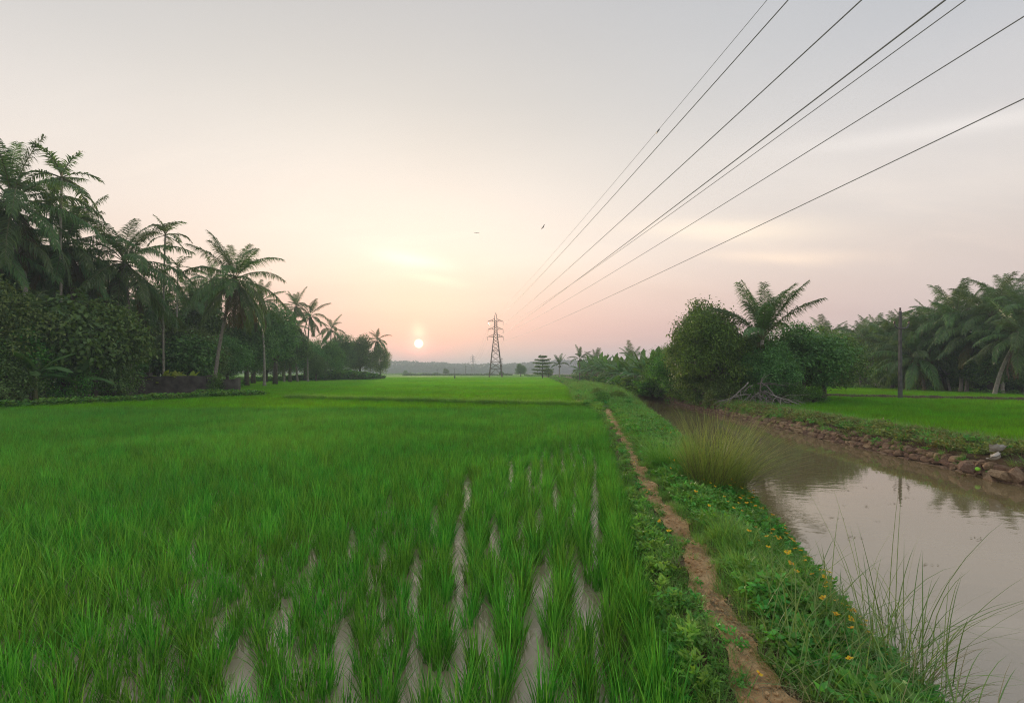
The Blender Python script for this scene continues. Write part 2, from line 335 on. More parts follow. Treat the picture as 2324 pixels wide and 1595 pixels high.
# ------------------------------------------------------------------ ground
def sheet(name, xs, ys, zf, mat, smooth=True):
    """xs: list of functions of y (columns) ; ys rows"""
    X = np.stack([f(ys) + 0 * ys for f in xs], 1); Y = np.repeat(ys[:, None], X.shape[1], 1)
    Z = zf(X, Y); V = np.stack([X, Y, Z], 2).reshape(-1, 3)
    n, k = X.shape; i = np.arange(n - 1)[:, None] * k + np.arange(k - 1)[None]
    F = np.stack([i, i + 1, i + k + 1, i + k], 2).reshape(-1, 4)
    return obj(name, mesh(name, V, F, mat, smooth))
ys = np.concatenate([np.arange(-60, -2, 2.), np.arange(-2, 26, .12), np.arange(26, 70, .6), np.arange(70, 400, 6), np.geomspace(400, 3000, 16)])
def between(f, g, n): return [(lambda y, f=f, g=g, t=t: f(y) * (1 - t) + g(y) * t) for t in np.linspace(0, 1, n, endpoint=False)]
k0 = lambda c: (lambda y: np.full_like(y, c))
cols = [k0(-3000), k0(-900), k0(-300), k0(-100), k0(-50), k0(-25), k0(-12), k0(-6)]
cols += between(lambda y: Lc(y) - .12, lambda y: Lc(y) + .12, 3) + between(lambda y: Lc(y) + .12, lambda y: Pc(y) - .1, 5) + between(lambda y: Pc(y) - .1, lambda y: Pc(y) + .45, 6)
cols += between(lambda y: Pc(y) + .45, lambda y: Nc(y) - .4, 10) + between(lambda y: Nc(y) - .4, lambda y: Nc(y) + .05, 5) + [lambda y: Nc(y) + .05, lambda y: Nc(y) + 1.0, lambda y: Oc(y) - .7, lambda y: Oc(y) - .02]
cols += between(lambda y: Oc(y) + .06, lambda y: Oc(y) + 2.2, 12) + [lambda y: Oc(y) + 2.2, lambda y: Oc(y) + 10, k0(60), k0(120), k0(300), k0(900), k0(3000)]
tag(sheet('ground', cols, ys, H, M['soil']), kind='structure')
# trodden dirt path, 4 mm and more above the bund
pw = crv((-20, .10), (0, .10), (2.2, .13), (2.55, .06), (2.9, .08), (3.4, .10), (4.2, .09), (5.5, .08), (10, .075), (18.5, .12), (20.5, .06))
yp = np.arange(-12, 20.4, .06)
wob = .02 * np.sin(yp * 5.3) + .015 * np.sin(yp * 13.1 + 1) + .012 * np.sin(yp * 29)
def pcol(t): return lambda y: Pc(y) + t * pw(y) * 1.25 + wob * (1 if t > 0 else -.7) + .03 * np.sin(y * 1.9)
def pz(X, Y): return H(X, Y) + .010 + .005 * np.sin(X * 60 + 2 * np.sin(Y * 9)) * np.sin(Y * 47) + .004 * np.sin(Y * 21 + X * 15)
tag(sheet('path', [pcol(t) for t in np.linspace(-1, 1, 13)], yp, pz, M['path']), kind='structure')
# water
yw = np.concatenate([np.arange(-60, 60, 4.), np.arange(60, 401, 20)])
tag(sheet('canal_water', [lambda y: Nc(y) - .3, lambda y: (Nc(y) + Oc(y)) / 2, lambda y: Oc(y) + .03], yw, lambda X, Y: X * 0 + RIVER_Z, M['river']), kind='structure')
yq = np.arange(.2, 60, .5)
tag(sheet('paddy_water', [k0(-50), k0(-20), k0(-8), k0(-3), lambda y: Lc(y) - .02], yq, lambda X, Y: X * 0 + .03, M['paddy_water']), kind='structure')

# ------------------------------------------------------------------ blades, tufts, sprigs
def blades(n, r0, h, hv, w, lean, leanv, droop, segs=3, seed=0, wtip=.15, spread_root=True, dirbias=None):
    """n curved tapering blades rooted in a disc of radius r0; returns V,F arrays"""
    g = np.random.default_rng(seed)
    a = g.uniform(0, 2 * np.pi, n); rr = r0 * np.sqrt(g.uniform(0, 1, n))
    az = a + g.normal(0, .7, n) if spread_root else g.uniform(0, 2 * np.pi, n)
    root = np.stack([rr * np.cos(a), rr * np.sin(a), np.zeros(n)], 1)
    hh = h * (1 + g.normal(0, hv, n)); ln = np.clip(lean + g.normal(0, leanv, n), .02, 1.5)
    d = np.stack([np.cos(az), np.sin(az), 0 * az], 1)
    if dirbias is not None: d = d + np.array(dirbias)[None]; d[:, 2] = 0
    side = np.stack([-d[:, 1], d[:, 0], 0 * az], 1); side /= np.linalg.norm(side, axis=1, keepdims=True) + 1e-6
    tw = g.uniform(-.9, .9, n)[:, None]; side = side * np.cos(tw) + d * np.sin(tw) * .7
    Vs = []; dr = droop * g.uniform(.5, 1.5, n)
    pos = root.copy(); L = hh / segs
    for s in range(segs + 1):
        t = s / segs
        wd = w * (1 - t) ** .6 * (.75 + .5 * min(1, t * 3)) + w * wtip * (1 if s == 0 else 0) if s < segs else 0 * w
        Vs.append(pos - side * wd / 2); Vs.append(pos + side * wd / 2)
        th = np.clip(ln + dr * (t ** 1.3), 0, 2.6)
        pos = pos + (d * np.sin(th)[:, None] + np.array([0, 0, 1.]) * np.cos(th)[:, None]) * L[:, None]
    V = np.stack(Vs, 1).reshape(-1, 3); k = 2 * (segs + 1)
    F = []
    b = (np.arange(n) * k)[:, None]
    for s in range(segs):
        F.append(np.stack([b[:, 0] + 2 * s, b[:, 0] + 2 * s + 1, b[:, 0] + 2 * s + 3, b[:, 0] + 2 * s + 2], 1))
    return V, np.concatenate(F)
def leafset(P, D, U, ln, w, curl=.2):
    """pointed folded leaves at P along D with face normal about U; 4 tris each. arrays"""
    n = len(P); D = D / np.linalg.norm(D, axis=1, keepdims=True); S = np.cross(D, U); S /= np.linalg.norm(S, axis=1, keepdims=True) + 1e-6
    Nn = np.cross(S, D); ln = np.broadcast_to(ln, n)[:, None]; w = np.broadcast_to(w, n)[:, None]
    a = P; m = P + D * ln * .5 + Nn * curl * ln * .12; tip = P + D * ln - Nn * curl * ln * .3
    l = P + D * ln * .42 - S * w / 2 + Nn * w * .18; r = P + D * ln * .42 + S * w / 2 + Nn * w * .18
    V = np.stack([a, l, tip, r, m], 1).reshape(-1, 3); b = np.arange(n) * 5
    F = np.concatenate([np.stack([b, b + 4, b + 1], 1), np.stack([b + 1, b + 4, b + 2], 1), np.stack([b, b + 3, b + 4], 1), np.stack([b + 3, b + 2, b + 4], 1)])
    return V, F
def rdir(g, n, zlo=-1, zhi=1):
    z = g.uniform(zlo, zhi, n); a = g.uniform(0, 2 * np.pi, n); s = np.sqrt(1 - z * z); return np.stack([s * np.cos(a), s * np.sin(a), z], 1)
def scatter(name, kinds, P, rotz, scl, idx, tilt=0.0, **tg):
    """one geometry-nodes object that sets plants of the given meshes at points P"""
    n = len(P); g = np.random.default_rng(len(name) * 7 + n)
    src = bpy.data.collections.new(name + '_kinds')
    for i, me in enumerate(kinds): src.objects.link(bpy.data.objects.new('%s_%02d' % (name, i), me))
    me = bpy.data.meshes.new(name); me.vertices.add(n); me.vertices.foreach_set('co', np.asarray(P, np.float32).ravel())
    rot = np.stack([g.normal(0, 1, n) * tilt, g.normal(0, 1, n) * tilt, rotz], 1).astype(np.float32)
    me.attributes.new('rot', 'FLOAT_VECTOR', 'POINT').data.foreach_set('vector', rot.ravel())
    me.attributes.new('scl', 'FLOAT', 'POINT').data.foreach_set('value', np.asarray(scl, np.float32))
    me.attributes.new('idx', 'INT', 'POINT').data.foreach_set('value', np.asarray(idx, np.int32))
    o = obj(name, me); gt = bpy.data.node_groups.new(name, 'GeometryNodeTree')
    gt.interface.new_socket('Geometry', in_out='INPUT', socket_type='NodeSocketGeometry'); gt.interface.new_socket('Geometry', in_out='OUTPUT', socket_type='NodeSocketGeometry')
    gi = gt.nodes.new('NodeGroupInput'); go = gt.nodes.new('NodeGroupOutput'); ip = gt.nodes.new('GeometryNodeInstanceOnPoints'); ci = gt.nodes.new('GeometryNodeCollectionInfo')
    ci.inputs['Collection'].default_value = src; ci.inputs['Separate Children'].default_value = True; ci.inputs['Reset Children'].default_value = True
    def na(nm, ty):
        a = gt.nodes.new('GeometryNodeInputNamedAttribute'); a.data_type = ty; a.inputs[0].default_value = nm; return a.outputs[0]
    e2r = gt.nodes.new('FunctionNodeEulerToRotation')
    gt.links.new(na('rot', 'FLOAT_VECTOR'), e2r.inputs[0])
    gt.links.new(gi.outputs[0], ip.inputs['Points']); gt.links.new(ci.outputs[0], ip.inputs['Instance']); ip.inputs['Pick Instance'].default_value = True
    gt.links.new(na('idx', 'INT'), ip.inputs['Instance Index']); gt.links.new(e2r.outputs[0], ip.inputs['Rotation']); gt.links.new(na('scl', 'FLOAT'), ip.inputs['Scale'])
    gt.links.new(ip.outputs[0], go.inputs[0])
    mo = o.modifiers.new('scatter', 'NODES'); mo.node_group = gt
    return tag(o, kind='stuff', **tg)

# --- rice
near_t = [mesh('rice_plant', *blades(56, .050, .285, .22, .0072, .20, .15, .5, 4, s), M['rice']) for s in range(8)]
mid_t = [mesh('rice_patch', *blades(170, .27, .33, .17, .0095, .18, .13, .6, 3, 20 + s, spread_root=False), M['rice_mid']) for s in range(6)]
far_t = [mesh('rice_far_patch', *blades(200, .8, .34, .16, .020, .2, .15, .6, 2, 40 + s, spread_root=False), M['rice_far']) for s in range(5)]
def left_edge(y):                                             # where the planted field ends on the tree side
    return np.interp(y, [-60, 21, 26, 31, 35, 37, 45, 80, 89, 108, 125, 140, 200], [-25, -24.5, -21.8, -20, -18, -24, -27, -47, -40, -32.5, -34, -90, -300])
gap = []                                                      # strips where seedlings failed and the water shows
g = np.random.default_rng(5)
for px, py0, py1, w in ((1060, 1075, 1200, .10), (985, 1150, 1230, .08), (1045, 1200, 1345, .13), (1123, 1190, 1300, .10), (1160, 1050, 1110, .09), (1205, 1050, 1180, .10), (1230, 1060, 1170, .09), (1183, 1180, 1260, .1),
                        (1222, 1160, 1235, .09), (1258, 1075, 1190, .09), (1310, 1115, 1260, .1), (1348, 1080, 1340, .12), (1278, 1060, 1100, .08), (1215, 1290, 1480, .13), (1308, 1260, 1470, .11), (1098, 1370, 1560, .13),
                        (1225, 1470, 1590, .13), (1355, 1360, 1400, .1), (945, 1270, 1400, .09), (840, 1260, 1350, .07), (800, 1210, 1290, .07), (710, 1250, 1340, .07), (640, 1390, 1470, .12), (545, 1500, 1590, .15), (505, 1400, 1480, .07),
                        (780, 1440, 1560, .1), (870, 1240, 1300, .06), (437, 1235, 1290, .06), (885, 1120, 1190, .06), (1035, 1350, 1470, .08), (1250, 1300, 1390, .08), (1160, 1310, 1390, .08), (400, 1500, 1560, .07), (300, 1560, 1600, .07), (940, 1500, 1600, .09), (1040, 1500, 1600, .09), (590, 1270, 1330, .05), (1400, 1070, 1200, .06)):
    y1 = 1.9 * 1050 / (py0 - 845) ; y0 = 1.9 * 1050 / (py1 - 845); s = (px - 1162) / 1050
    gap.append((s * y0, y0 - .05, s * y1, y1 + .05, w))
pts = []
for k in range(170):
    yy = np.arange(1.0, 22.0, .135); yy = yy + g.normal(0, .025, len(yy))
    xx = Lc(yy) * .75 - .12 - k * .205 + .25 * np.minimum(Lc(yy), 1.2) + .05 * np.sin(yy * .9 + k * .3) + .018 * np.sin(yy * 3.1 + k * 2.3) + g.normal(0, .020, len(yy))
    ok = (xx > -1.2 * yy - 1) & (xx < Lc(yy) - .04) & (xx > left_edge(yy) + .3)
    pts.append(np.stack([xx[ok], yy[ok]], 1))
yy = g.uniform(1, 22, 1500); xx = Lc(yy) - .05 - g.uniform(0, 1, 1500) * np.clip(.25 * (Lc(yy) - 1.2), .12, 1)
ok = (Lc(yy) > .5) & (g.uniform(0, 1, 1500) < np.clip(Lc(yy) - .6, .45, 1)); pts.append(np.stack([xx[ok], yy[ok]], 1))
pts = np.concatenate(pts)
for x0, y0, x1, y1, w in gap:                                  # leaning and washed-aside plants leave a narrow channel
    t = (pts[:, 1] - y0) / (y1 - y0); xc = x0 + (x1 - x0) * t + .012 * np.sin(pts[:, 1] * 9)
    dxx = pts[:, 0] - xc; ww = (.056 + .80 * w) * np.sin(np.clip(t, 0, 1) * np.pi) ** .4
    m = (t > 0) & (t < 1) & (np.abs(dxx) < ww)
    pts[m, 0] = (xc + np.sign(dxx) * (ww * .9 + .12 * np.abs(dxx)))[m]
pts = pts[g.uniform(0, 1, len(pts)) > .015]
n = len(pts); P3 = np.column_stack([pts, np.full(n, -.01)])
vig = np.array([noise.noise(Vector((p[0] * .35, p[1] * .35, 3))) for p in pts])
scatter('rice_plants', near_t, P3, g.uniform(0, 6.28, n), (1 + vig * .25) * g.uniform(.85, 1.12, n), g.integers(0, 8, n), tilt=.06, label='bright green rice seedlings in wet rows nearest the viewer', cat='rice')
def fill(y0, y1, sp, xl, xr, gg):
    out = []
    for y in np.arange(y0, y1, sp):
        a, b = xl(y), xr(y)
        if b > a: x = np.arange(a, b, sp); out.append(np.stack([x + gg.normal(0, sp * .25, len(x)), y + gg.normal(0, sp * .25, len(x))], 1))
    return np.concatenate(out)
XB = lambda y: float(left_edge(y))
p = fill(21.5, 55, .40, lambda y: max(-1.2 * y - 2, XB(y) + .3), lambda y: float(Lc(y)) - .3, g)
cb_y = lambda x: np.interp(x, [-14, -5, 3.6], [29.5, 26, 22.8])       # low cross bund through the field
p = p[~((np.abs(p[:, 1] - cb_y(p[:, 0])) < .06) & (p[:, 0] > -14))]
n = len(p); scatter('rice_middle', mid_t, np.column_stack([p, np.full(n, 0)]), g.uniform(0, 6.28, n), g.uniform(.85, 1.1, n), g.integers(0, 6, n), tilt=.04, label='dense green rice standing beyond the wet rows', cat='rice')
p = fill(55, 150, .95, lambda y: max(-1.2 * y, XB(y) + .8), lambda y: float(Lc(y)) - .8, g)
n = len(p); scatter('rice_distant', far_t, np.column_stack([p, np.full(n, .02)]), g.uniform(0, 6.28, n), g.uniform(.9, 1.15, n), g.integers(0, 5, n), tilt=.03, label='distant smooth green rice reaching to the pylon', cat='rice')
yc = np.concatenate([np.arange(36, 160, 1.), np.geomspace(160, 430, 20)])
def czf(X, Y): return .22 + .05 * np.sin(X * 1.7 + Y * .6) * np.sin(Y * .9 - X * .3)
xs_c = [(lambda y, t=t: np.maximum(left_edge(y) + .6, -1.5 * y) * (1 - t) + (Lc(y) - .6) * t) for t in np.linspace(0, 1, 40)]
tag(sheet('rice_canopy', xs_c, yc, czf, M['canopy']), label='even green top of the far rice field', cat='rice', kind='stuff')
# field across the canal
rb = lambda x: 30.5 + (33 - x) * .53                           # its middle bund, distance as a function of x
p = fill(6, 60, .42, lambda y: float(Oc(y)) + 2.0, lambda y: min(1.2 * y + 3, 41), g)
p = p[~(np.abs(p[:, 1] - rb(p[:, 0])) < .75)]
n = len(p); scatter('rice_across_canal', mid_t, np.column_stack([p, np.full(n, RFIELD_Z)]), g.uniform(0, 6.28, n), g.uniform(.8, 1.05, n), g.integers(0, 6, n), tilt=.04, label='green rice field across the canal before the palm grove', cat='rice')

# --- weeds of the bund
def sprig(seed, n, ln, w, hgt, rad, mat, up=.5, stems=5):
    g = np.random.default_rng(seed); P = []; D = []
    for s in range(stems):
        a = g.uniform(0, 6.28); r = g.uniform(.2, 1) * rad; h = g.uniform(.4, 1) * hgt
        k = max(1, n // stems); t = np.sort(g.uniform(.3, 1, k))
        P.append(np.stack([np.cos(a) * r * t ** 1.2, np.sin(a) * r * t ** 1.2, h * np.sin(t * 1.5)], 1))
        b = g.uniform(0, 6.28, k); D.append(np.stack([np.cos(b), np.sin(b), g.normal(up, .35, k)], 1))
    P = np.concatenate(P); D = np.concatenate(D)
    U = rdir(g, len(P), .4, 1)
    V, F = leafset(P, D, U, g.uniform(.7, 1.3, len(P)) * ln, g.uniform(.8, 1.2, len(P)) * w)
    return mesh('weed_sprig', V, F, mat)
cover = [sprig(s, 42, .042, .024, .10, .13, M['weed'], .35, 6) for s in range(5)] + [sprig(10 + s, 34, .055, .018, .13, .10, M['weed3'], .7, 5) for s in range(3)]
cover += [mesh('short_tuft', *blades(34, .05, .13, .3, .005, .5, .25, .9, 3, 60 + s), M['grass']) for s in range(4)]
cover += [mesh('dry_tuft', *blades(16, .06, .12, .3, .004, .8, .3, .9, 2, 80 + s), M['dry']) for s in range(2)]
# 0-4 leafy dark, 5-7 light, 8-11 grass, 12-13 dry
def bund_points(y0, y1, dens, gg):
    area_n = int(dens * (y1 - y0) * 5); y = gg.uniform(y0, y1, area_n); u = gg.uniform(0, 1, area_n)
    a, b = Lc(y) - .03, Nc(y) + .02; wid = b - a
    k = gg.uniform(0, 5, area_n) < wid; y = y[k]; u = u[k]; a = a[k]; b = b[k]
    return a + (b - a) * u, y
x, y = bund_points(1.0, 9, 560, g); x2, y2 = bund_points(9, 24, 260, g); x = np.concatenate([x, x2]); y = np.concatenate([y, y2])
dp = x - Pc(y); w_ = pw(y)
k = (np.abs(dp) > w_ * (1.05 + .3 * np.sin(y * 7) + g.normal(0, .18, len(x)))) | (g.uniform(0, 1, len(x)) < .02) | (y > 20.3)
k &= ~((x < Lc(y) + .08) & (g.uniform(0, 1, len(x)) < .5))     # bare mud flank by the rice
x, y, dp = x[k], y[k], dp[k]
fld = np.array([noise.noise(Vector((a * 1.3, b * .9, 7))) for a, b in zip(x, y)])
r = g.uniform(0, 1, len(x)); right = dp > 0
idx = np.where(right, np.where(r < .52 + fld * .7, g.integers(0, 5, len(x)), g.integers(8, 12, len(x))),
               np.where(r < .35, g.integers(5, 8, len(x)), np.where(r < .75, g.integers(8, 12, len(x)), g.integers(0, 5, len(x)))))
nearpath = (np.abs(dp) < pw(y) + .16); idx = np.where(nearpath & (r < .75), g.integers(8, 14, len(x)), idx)
sc_ = g.uniform(.7, 1.15, len(x)) * np.where(right & ~nearpath, 1.1, .95) * np.where(nearpath, .66, 1) * np.where(y > 9, 1.35, 1)
z = H(x, y) - .012
scatter('ground_cover', cover, np.column_stack([x, y, z]), g.uniform(0, 6.28, len(x)), sc_, idx, tilt=.15, label='leafy green ground cover on the bund beside the path', cat='ground cover')
# beyond the bend: larger clumps
clump = [mesh('long_tuft', *blades(90, .22, .50, .3, .014, .5, .3, 1.0, 3, 100 + s, spread_root=False), M['grass']) for s in range(3)]
clump += [sprig(120 + s, 120, .11, .06, .38, .38, M['weed'], .3, 10) for s in range(3)] + [sprig(130 + s, 110, .10, .05, .34, .36, M['weed2'], .3, 10) for s in range(3)]
def strip(y0, y1, dens, xa, xb, gg):
    n = int(dens * (y1 - y0) * 6); y = gg.uniform(y0, y1, n); a, b = xa(y), xb(y); k = gg.uniform(0, 6, n) < (b - a); y = y[k]; a = a[k]; b = b[k]
    return a + (b - a) * gg.uniform(0, 1, len(y)), y
x, y = strip(21.5, 60, 7, lambda y: Lc(y) - .1, lambda y: Nc(y) - .05, g); x2, y2 = strip(60, 170, 1.6, lambda y: Lc(y) - .1, lambda y: Nc(y), g)
x = np.concatenate([x, x2]); y = np.concatenate([y, y2]); n = len(x)
scatter('bund_weeds', clump, np.column_stack([x, y, H(x, y) - .02]), g.uniform(0, 6.28, n), g.uniform(.6, 1.2, n) * np.where(y < 26, .8, 1.0), g.choice([0, 1, 2, 3, 4, 5, 0, 1, 2, 6], n), tilt=.1, label='weeds and grass on the bund beyond the end of the dirt path', cat='weeds')
# weeds of the opposite bank
small2 = [sprig(140 + s, 70, .055, .03, .16, .2, M['weed2'], .35, 8) for s in range(4)] + [sprig(150 + s, 60, .055, .03, .15, .2, M['weed'], .35, 8) for s in range(2)]
small2 += [mesh('bank_tuft', *blades(50, .10, .26, .3, .007, .5, .3, 1.0, 3, 160 + s), M['grass']) for s in range(2)] + [mesh('bank_dry', *blades(40, .10, .22, .3, .006, .7, .3, 1.0, 3, 170 + s), M['dry']) for s in range(2)]
x, y = strip(5, 38, 66, lambda y: Oc(y) - .03, lambda y: Oc(y) + 2.0 + np.interp(y, [18, 24], [0, 1.2]), g)
k = ~((np.abs(y - 9.8) < .35) & (x < 10.85)); x = x[k]; y = y[k]; n = len(x)
rr_ = g.uniform(0, 1, n); edge = (x - Oc(y)) > 1.4
idx = np.where(edge, g.choice([4, 5, 6, 7], n), g.choice([0, 1, 2, 3, 0, 1, 2, 3, 4, 5, 6, 7, 8, 9], n))
scatter('bank_weeds', small2, np.column_stack([x, y, H(x, y) - .015]), g.uniform(0, 6.28, n), g.uniform(.7, 1.35, n) * np.where(y > 22, 1.2, 1), idx, tilt=.15, label='low brownish green weeds on the bank above the stone wall', cat='weeds')
# middle bund of the field across the canal, cross bund in the near field
def ridge(name, P, w, h, z0, label, mat):
    V = []; F = []; n = len(P)
    for i, (a, b) in enumerate(P):
        d = (Vector(P[min(i + 1, n - 1)]) - Vector(P[max(i - 1, 0)])).normalized(); s = Vector((d.y, -d.x))
        for t, zz in ((-1, 0), (-.45, .9), (.0, 1), (.45, .9), (1, 0)):
            q = Vector((a, b)) + s * t * w; V.append((q.x, q.y, z0 + zz * h * (1 + .12 * math.sin(i * 2.1 + t))))
    for i in range(n - 1):
        for k in range(4): F.append((i * 5 + k, i * 5 + k + 1, (i + 1) * 5 + k + 1, (i + 1) * 5 + k))
    return tag(obj(name, mesh(name, V, F, mat, True)), label=label, kind='structure')
xs = np.arange(19, 70, .8); ridge('field_bund', [(a, rb(a)) for a in xs], .7, .44, RFIELD_Z - .04, None, M['soil'])
n = 1500; x = g.uniform(19, 60, n); y = rb(x) + g.normal(0, .25, n)
scatter('bund_fringe', [mesh('fringe', *blades(40, .12, .20, .3, .010, .5, .3, .9, 2, 200 + s, spread_root=False), M['grass']) for s in range(2)] + small2[:2], np.column_stack([x, y, np.full(n, RFIELD_Z + .36)]), g.uniform(0, 6.28, n), g.uniform(.3, .6, n), g.integers(0, 4, n), label='thin grass fringe on the bund crossing the field behind the canal', cat='grass')
xs = np.arange(-15, 3.9, .6); ridge('cross_bund', [(a, float(cb_y(a))) for a in xs], .3, .10, -.02, None, M['soil'])
n = 1100; x = g.uniform(-14.5, 3.6, n); y = cb_y(x) + g.normal(0, .12, n)
scatter('cross_bund_grass', [mesh('cb_grass', *blades(50, .16, .42, .25, .012, .3, .2, .8, 3, 210 + s, spread_root=False), M['weed3']) for s in range(3)], np.column_stack([x, y, np.full(n, .1)]), g.uniform(0, 6.28, n), g.uniform(.72, .98, n), g.integers(0, 3, n), label='pale grass line on the low bund crossing the rice field', cat='grass')

# ------------------------------------------------------------------ forest floor, creeping border
fp = [(-25, -60), (-25, 15), (-24, 21.5), (-21.6, 26), (-20.2, 31), (-18.2, 33.4), (-19.6, 35), (-23.2, 36.4), (-25, 42), (-29, 50), (-46, 80), (-39, 89), (-32.5, 107), (-34, 124), (-60, 140), (-140, 150), (-400, 160), (-400, -60)]
V = [(a, b, .10) for a, b in fp]
def tri_poly(pts, z, name, mat):
    V = [(a, b, z) for a, b in pts] + [(a + .2, b, -.1) for a, b in pts]
    n = len(pts); F = [tuple(range(n))[::-1]] + [(i, (i + 1) % n, n + (i + 1) % n, n + i) for i in range(n)]
    return obj(name, mesh(name, V, F, mat))
tag(tri_poly(fp, .16, 'forest_floor', M['floor']), kind='structure')
rp = [(41.5, -20), (41.5, 36), (42, 42), (39, 58), (36, 70), (34, 100), (40, 200), (400, 200), (400, -20)]
tag(tri_poly(rp, -.12, 'grove_floor', M['floor']), kind='structure')
creep = [sprig(220 + s, 90, .12, .08, .34, .42, M['leafB'], .3, 9) for s in range(3)] + [sprig(225 + s, 70, .10, .06, .2, .4, M['leafA'], .2, 8) for s in range(2)]
eP = [(-26, 14), (-24, 21.5), (-21.6, 26), (-20.2, 31), (-18.0, 33.2)]
n = 900; t = g.uniform(0, 1, n); ex = np.interp(t, np.linspace(0, 1, 5), [a for a, b in eP]); ey = np.interp(t, np.linspace(0, 1, 5), [b for a, b in eP])
off = np.abs(g.normal(0, 1.0, n)) * np.interp(t, [0, .8, 1], [1, 1, .25]); x = ex - off * .8; y = ey + off * .5
x2 = g.uniform(-24.5, -18.3, 260); y2 = np.interp(x2, [-24.5, -18], [36.6, 33.6]) + g.normal(0, .35, 260)
x = np.append(x, x2); y = np.append(y, y2); n = len(x)
scatter('creeper_cover', creep, np.column_stack([x, y, np.full(n, .14)]), g.uniform(0, 6.28, n), g.uniform(.7, 1.3, n), g.integers(0, 5, n), tilt=.1, label='dark creepers along the field edge below the boundary wall', cat='ground cover')
# rough growth at the foot of the far trees on the same side
n = 1300; t = g.uniform(0, 1, n); q = [(-27, 45), (-46, 80), (-39, 89), (-32.5, 107), (-33, 120)]
ex = np.interp(t, [0, .3, .5, .9, 1], [a for a, b in q]); ey = np.interp(t, [0, .3, .5, .9, 1], [b for a, b in q]); off = np.abs(g.normal(0, 1.6, n))
bigc = [sprig(230 + s, 240, .28, .16, 1.0, .9, M['leafB'], .3, 14) for s in range(3)]
hgt = np.interp(t, [0, .3, .5, .7, .85, 1], [.8, .8, 1.1, 2.0, 1.6, 1.0])
scatter('field_edge_undergrowth', bigc, np.column_stack([ex - off, ey + off * .4, np.full(n, .1)]), g.uniform(0, 6.28, n), g.uniform(.6, 1.2, n) * hgt, g.integers(0, 3, n), label='undergrowth at the foot of the far trees along the field', cat='undergrowth')
n = 800; x = g.uniform(41.5, 46, n); y = g.uniform(25, 62, n); x -= np.clip((y - 40) * .12, 0, 5)
scatter('grove_undergrowth', small2 + creep, np.column_stack([x, y, np.full(n, -.14)]), g.uniform(0, 6.28, n), g.uniform(.8, 1.6, n), g.integers(0, len(small2) + 5, n), label='low growth along the foot of the palm grove across the canal', cat='undergrowth')

# ------------------------------------------------------------------ palms
def frond_mesh(name, elev, bend, L=5.1, nl=112, lw=.050, ll=1.22, mat=None, seed=0, hang=.9, segs=14):
    g = np.random.default_rng(seed); pts = []; dirs = []; pos = np.zeros(3); ds = L / segs
    for i in range(segs + 1):
        t = i / segs; e = elev - bend * t ** 1.25; d = np.array([math.cos(e), 0.06 * math.sin(t * 5 + seed), math.sin(e)]); d /= np.linalg.norm(d)
        pts.append(pos.copy()); dirs.append(d); pos = pos + d * ds
    pts = np.array(pts); dirs = np.array(dirs)
    V = []; F = []; mi = []
    # rachis: three-sided tapering stem
    for i, p in enumerate(pts):
        r = .045 * (1 - i / segs * .85)
        n_ = np.cross(dirs[i], [0, 1, 0]); n_ /= np.linalg.norm(n_)
        for a in (90, 210, 330): V.append(p + (np.array([0, 1, 0]) * math.cos(R(a)) + -n_ * math.sin(R(a))) * r)
    for i in range(segs):
        for k in range(3): F.append((i * 3 + k, i * 3 + (k + 1) % 3, (i + 1) * 3 + (k + 1) % 3, (i + 1) * 3 + k)); mi.append(1)
    for side in (-1, 1):
        for j in range(nl):
            t = .16 + .83 * (j + g.uniform(-.3, .3)) / nl; t = min(max(t, 0), .995)
            p = np.array([np.interp(t, np.linspace(0, 1, segs + 1), pts[:, c]) for c in range(3)]); d = np.array([np.interp(t, np.linspace(0, 1, segs + 1), dirs[:, c]) for c in range(3)])
            l = ll * (math.sin(min(1, (t - .1) / .35) * math.pi / 2) * (1 - max(0, t - .55) / .45 * .62)) * g.uniform(.72, 1.15)
            if g.random() < .07: continue
            fwd = .45 + .5 * t
            o = np.array([0, side, 0.]); u = np.cross(d, o) * side; u = u if u[2] > 0 else -u
            v = o * 1.0 + d * fwd + u * .25 + np.array([0, 0, -hang * .35]) + g.normal(0, .13, 3); v /= np.linalg.norm(v)
            v2 = v + np.array([0, 0, -hang * g.uniform(.7, 1.4)]); v2 /= np.linalg.norm(v2)
            m = p + v * l * .5; tip = m + v2 * l * .5
            wv = np.cross(v, u); wv /= np.linalg.norm(wv) + 1e-6; wv = wv * math.cos(.5) + u * math.sin(.5) * g.choice([-1, 1]); w = lw * g.uniform(.8, 1.2)
            b = len(V); V += [p - wv * w * .3, p + wv * w * .3, m + wv * w * .5, m - wv * w * .5, tip]
            F += [(b, b + 1, b + 2, b + 3), (b + 3, b + 2, b + 4)]; mi += [0, 0]
    return mesh(name, V, F, [mat or M['frond'], M['rachis']], False, mi)
ELEV = [82, 68, 52, 36, 18, 0, -20, -42, -62]
FR = {}
for i, e in enumerate(ELEV):
    FR[e] = [frond_mesh('frond', R(e), R(b), seed=i * 3 + s, hang=(.7, .9, 1.2, 1.6, 1.9, 2.0, 2.0, 1.8, 1.6)[i], mat=M['frond']) for s, b in enumerate((24 if e > 60 else 50 if e > 40 else 80 if e > 10 else 68 if e > -10 else 30, 50 if e > 60 else 76 if e > 40 else 104 if e > 10 else 92 if e > -10 else 50))]
FRO = [frond_mesh('old_frond', R(e), R(50), seed=50 + i, hang=1.3, mat=M['frond_old']) for i, e in enumerate((-35, -60))] + [frond_mesh('dead_frond', R(-70), R(25), seed=55, hang=1.6, nl=40, mat=M['frond_dead'])]
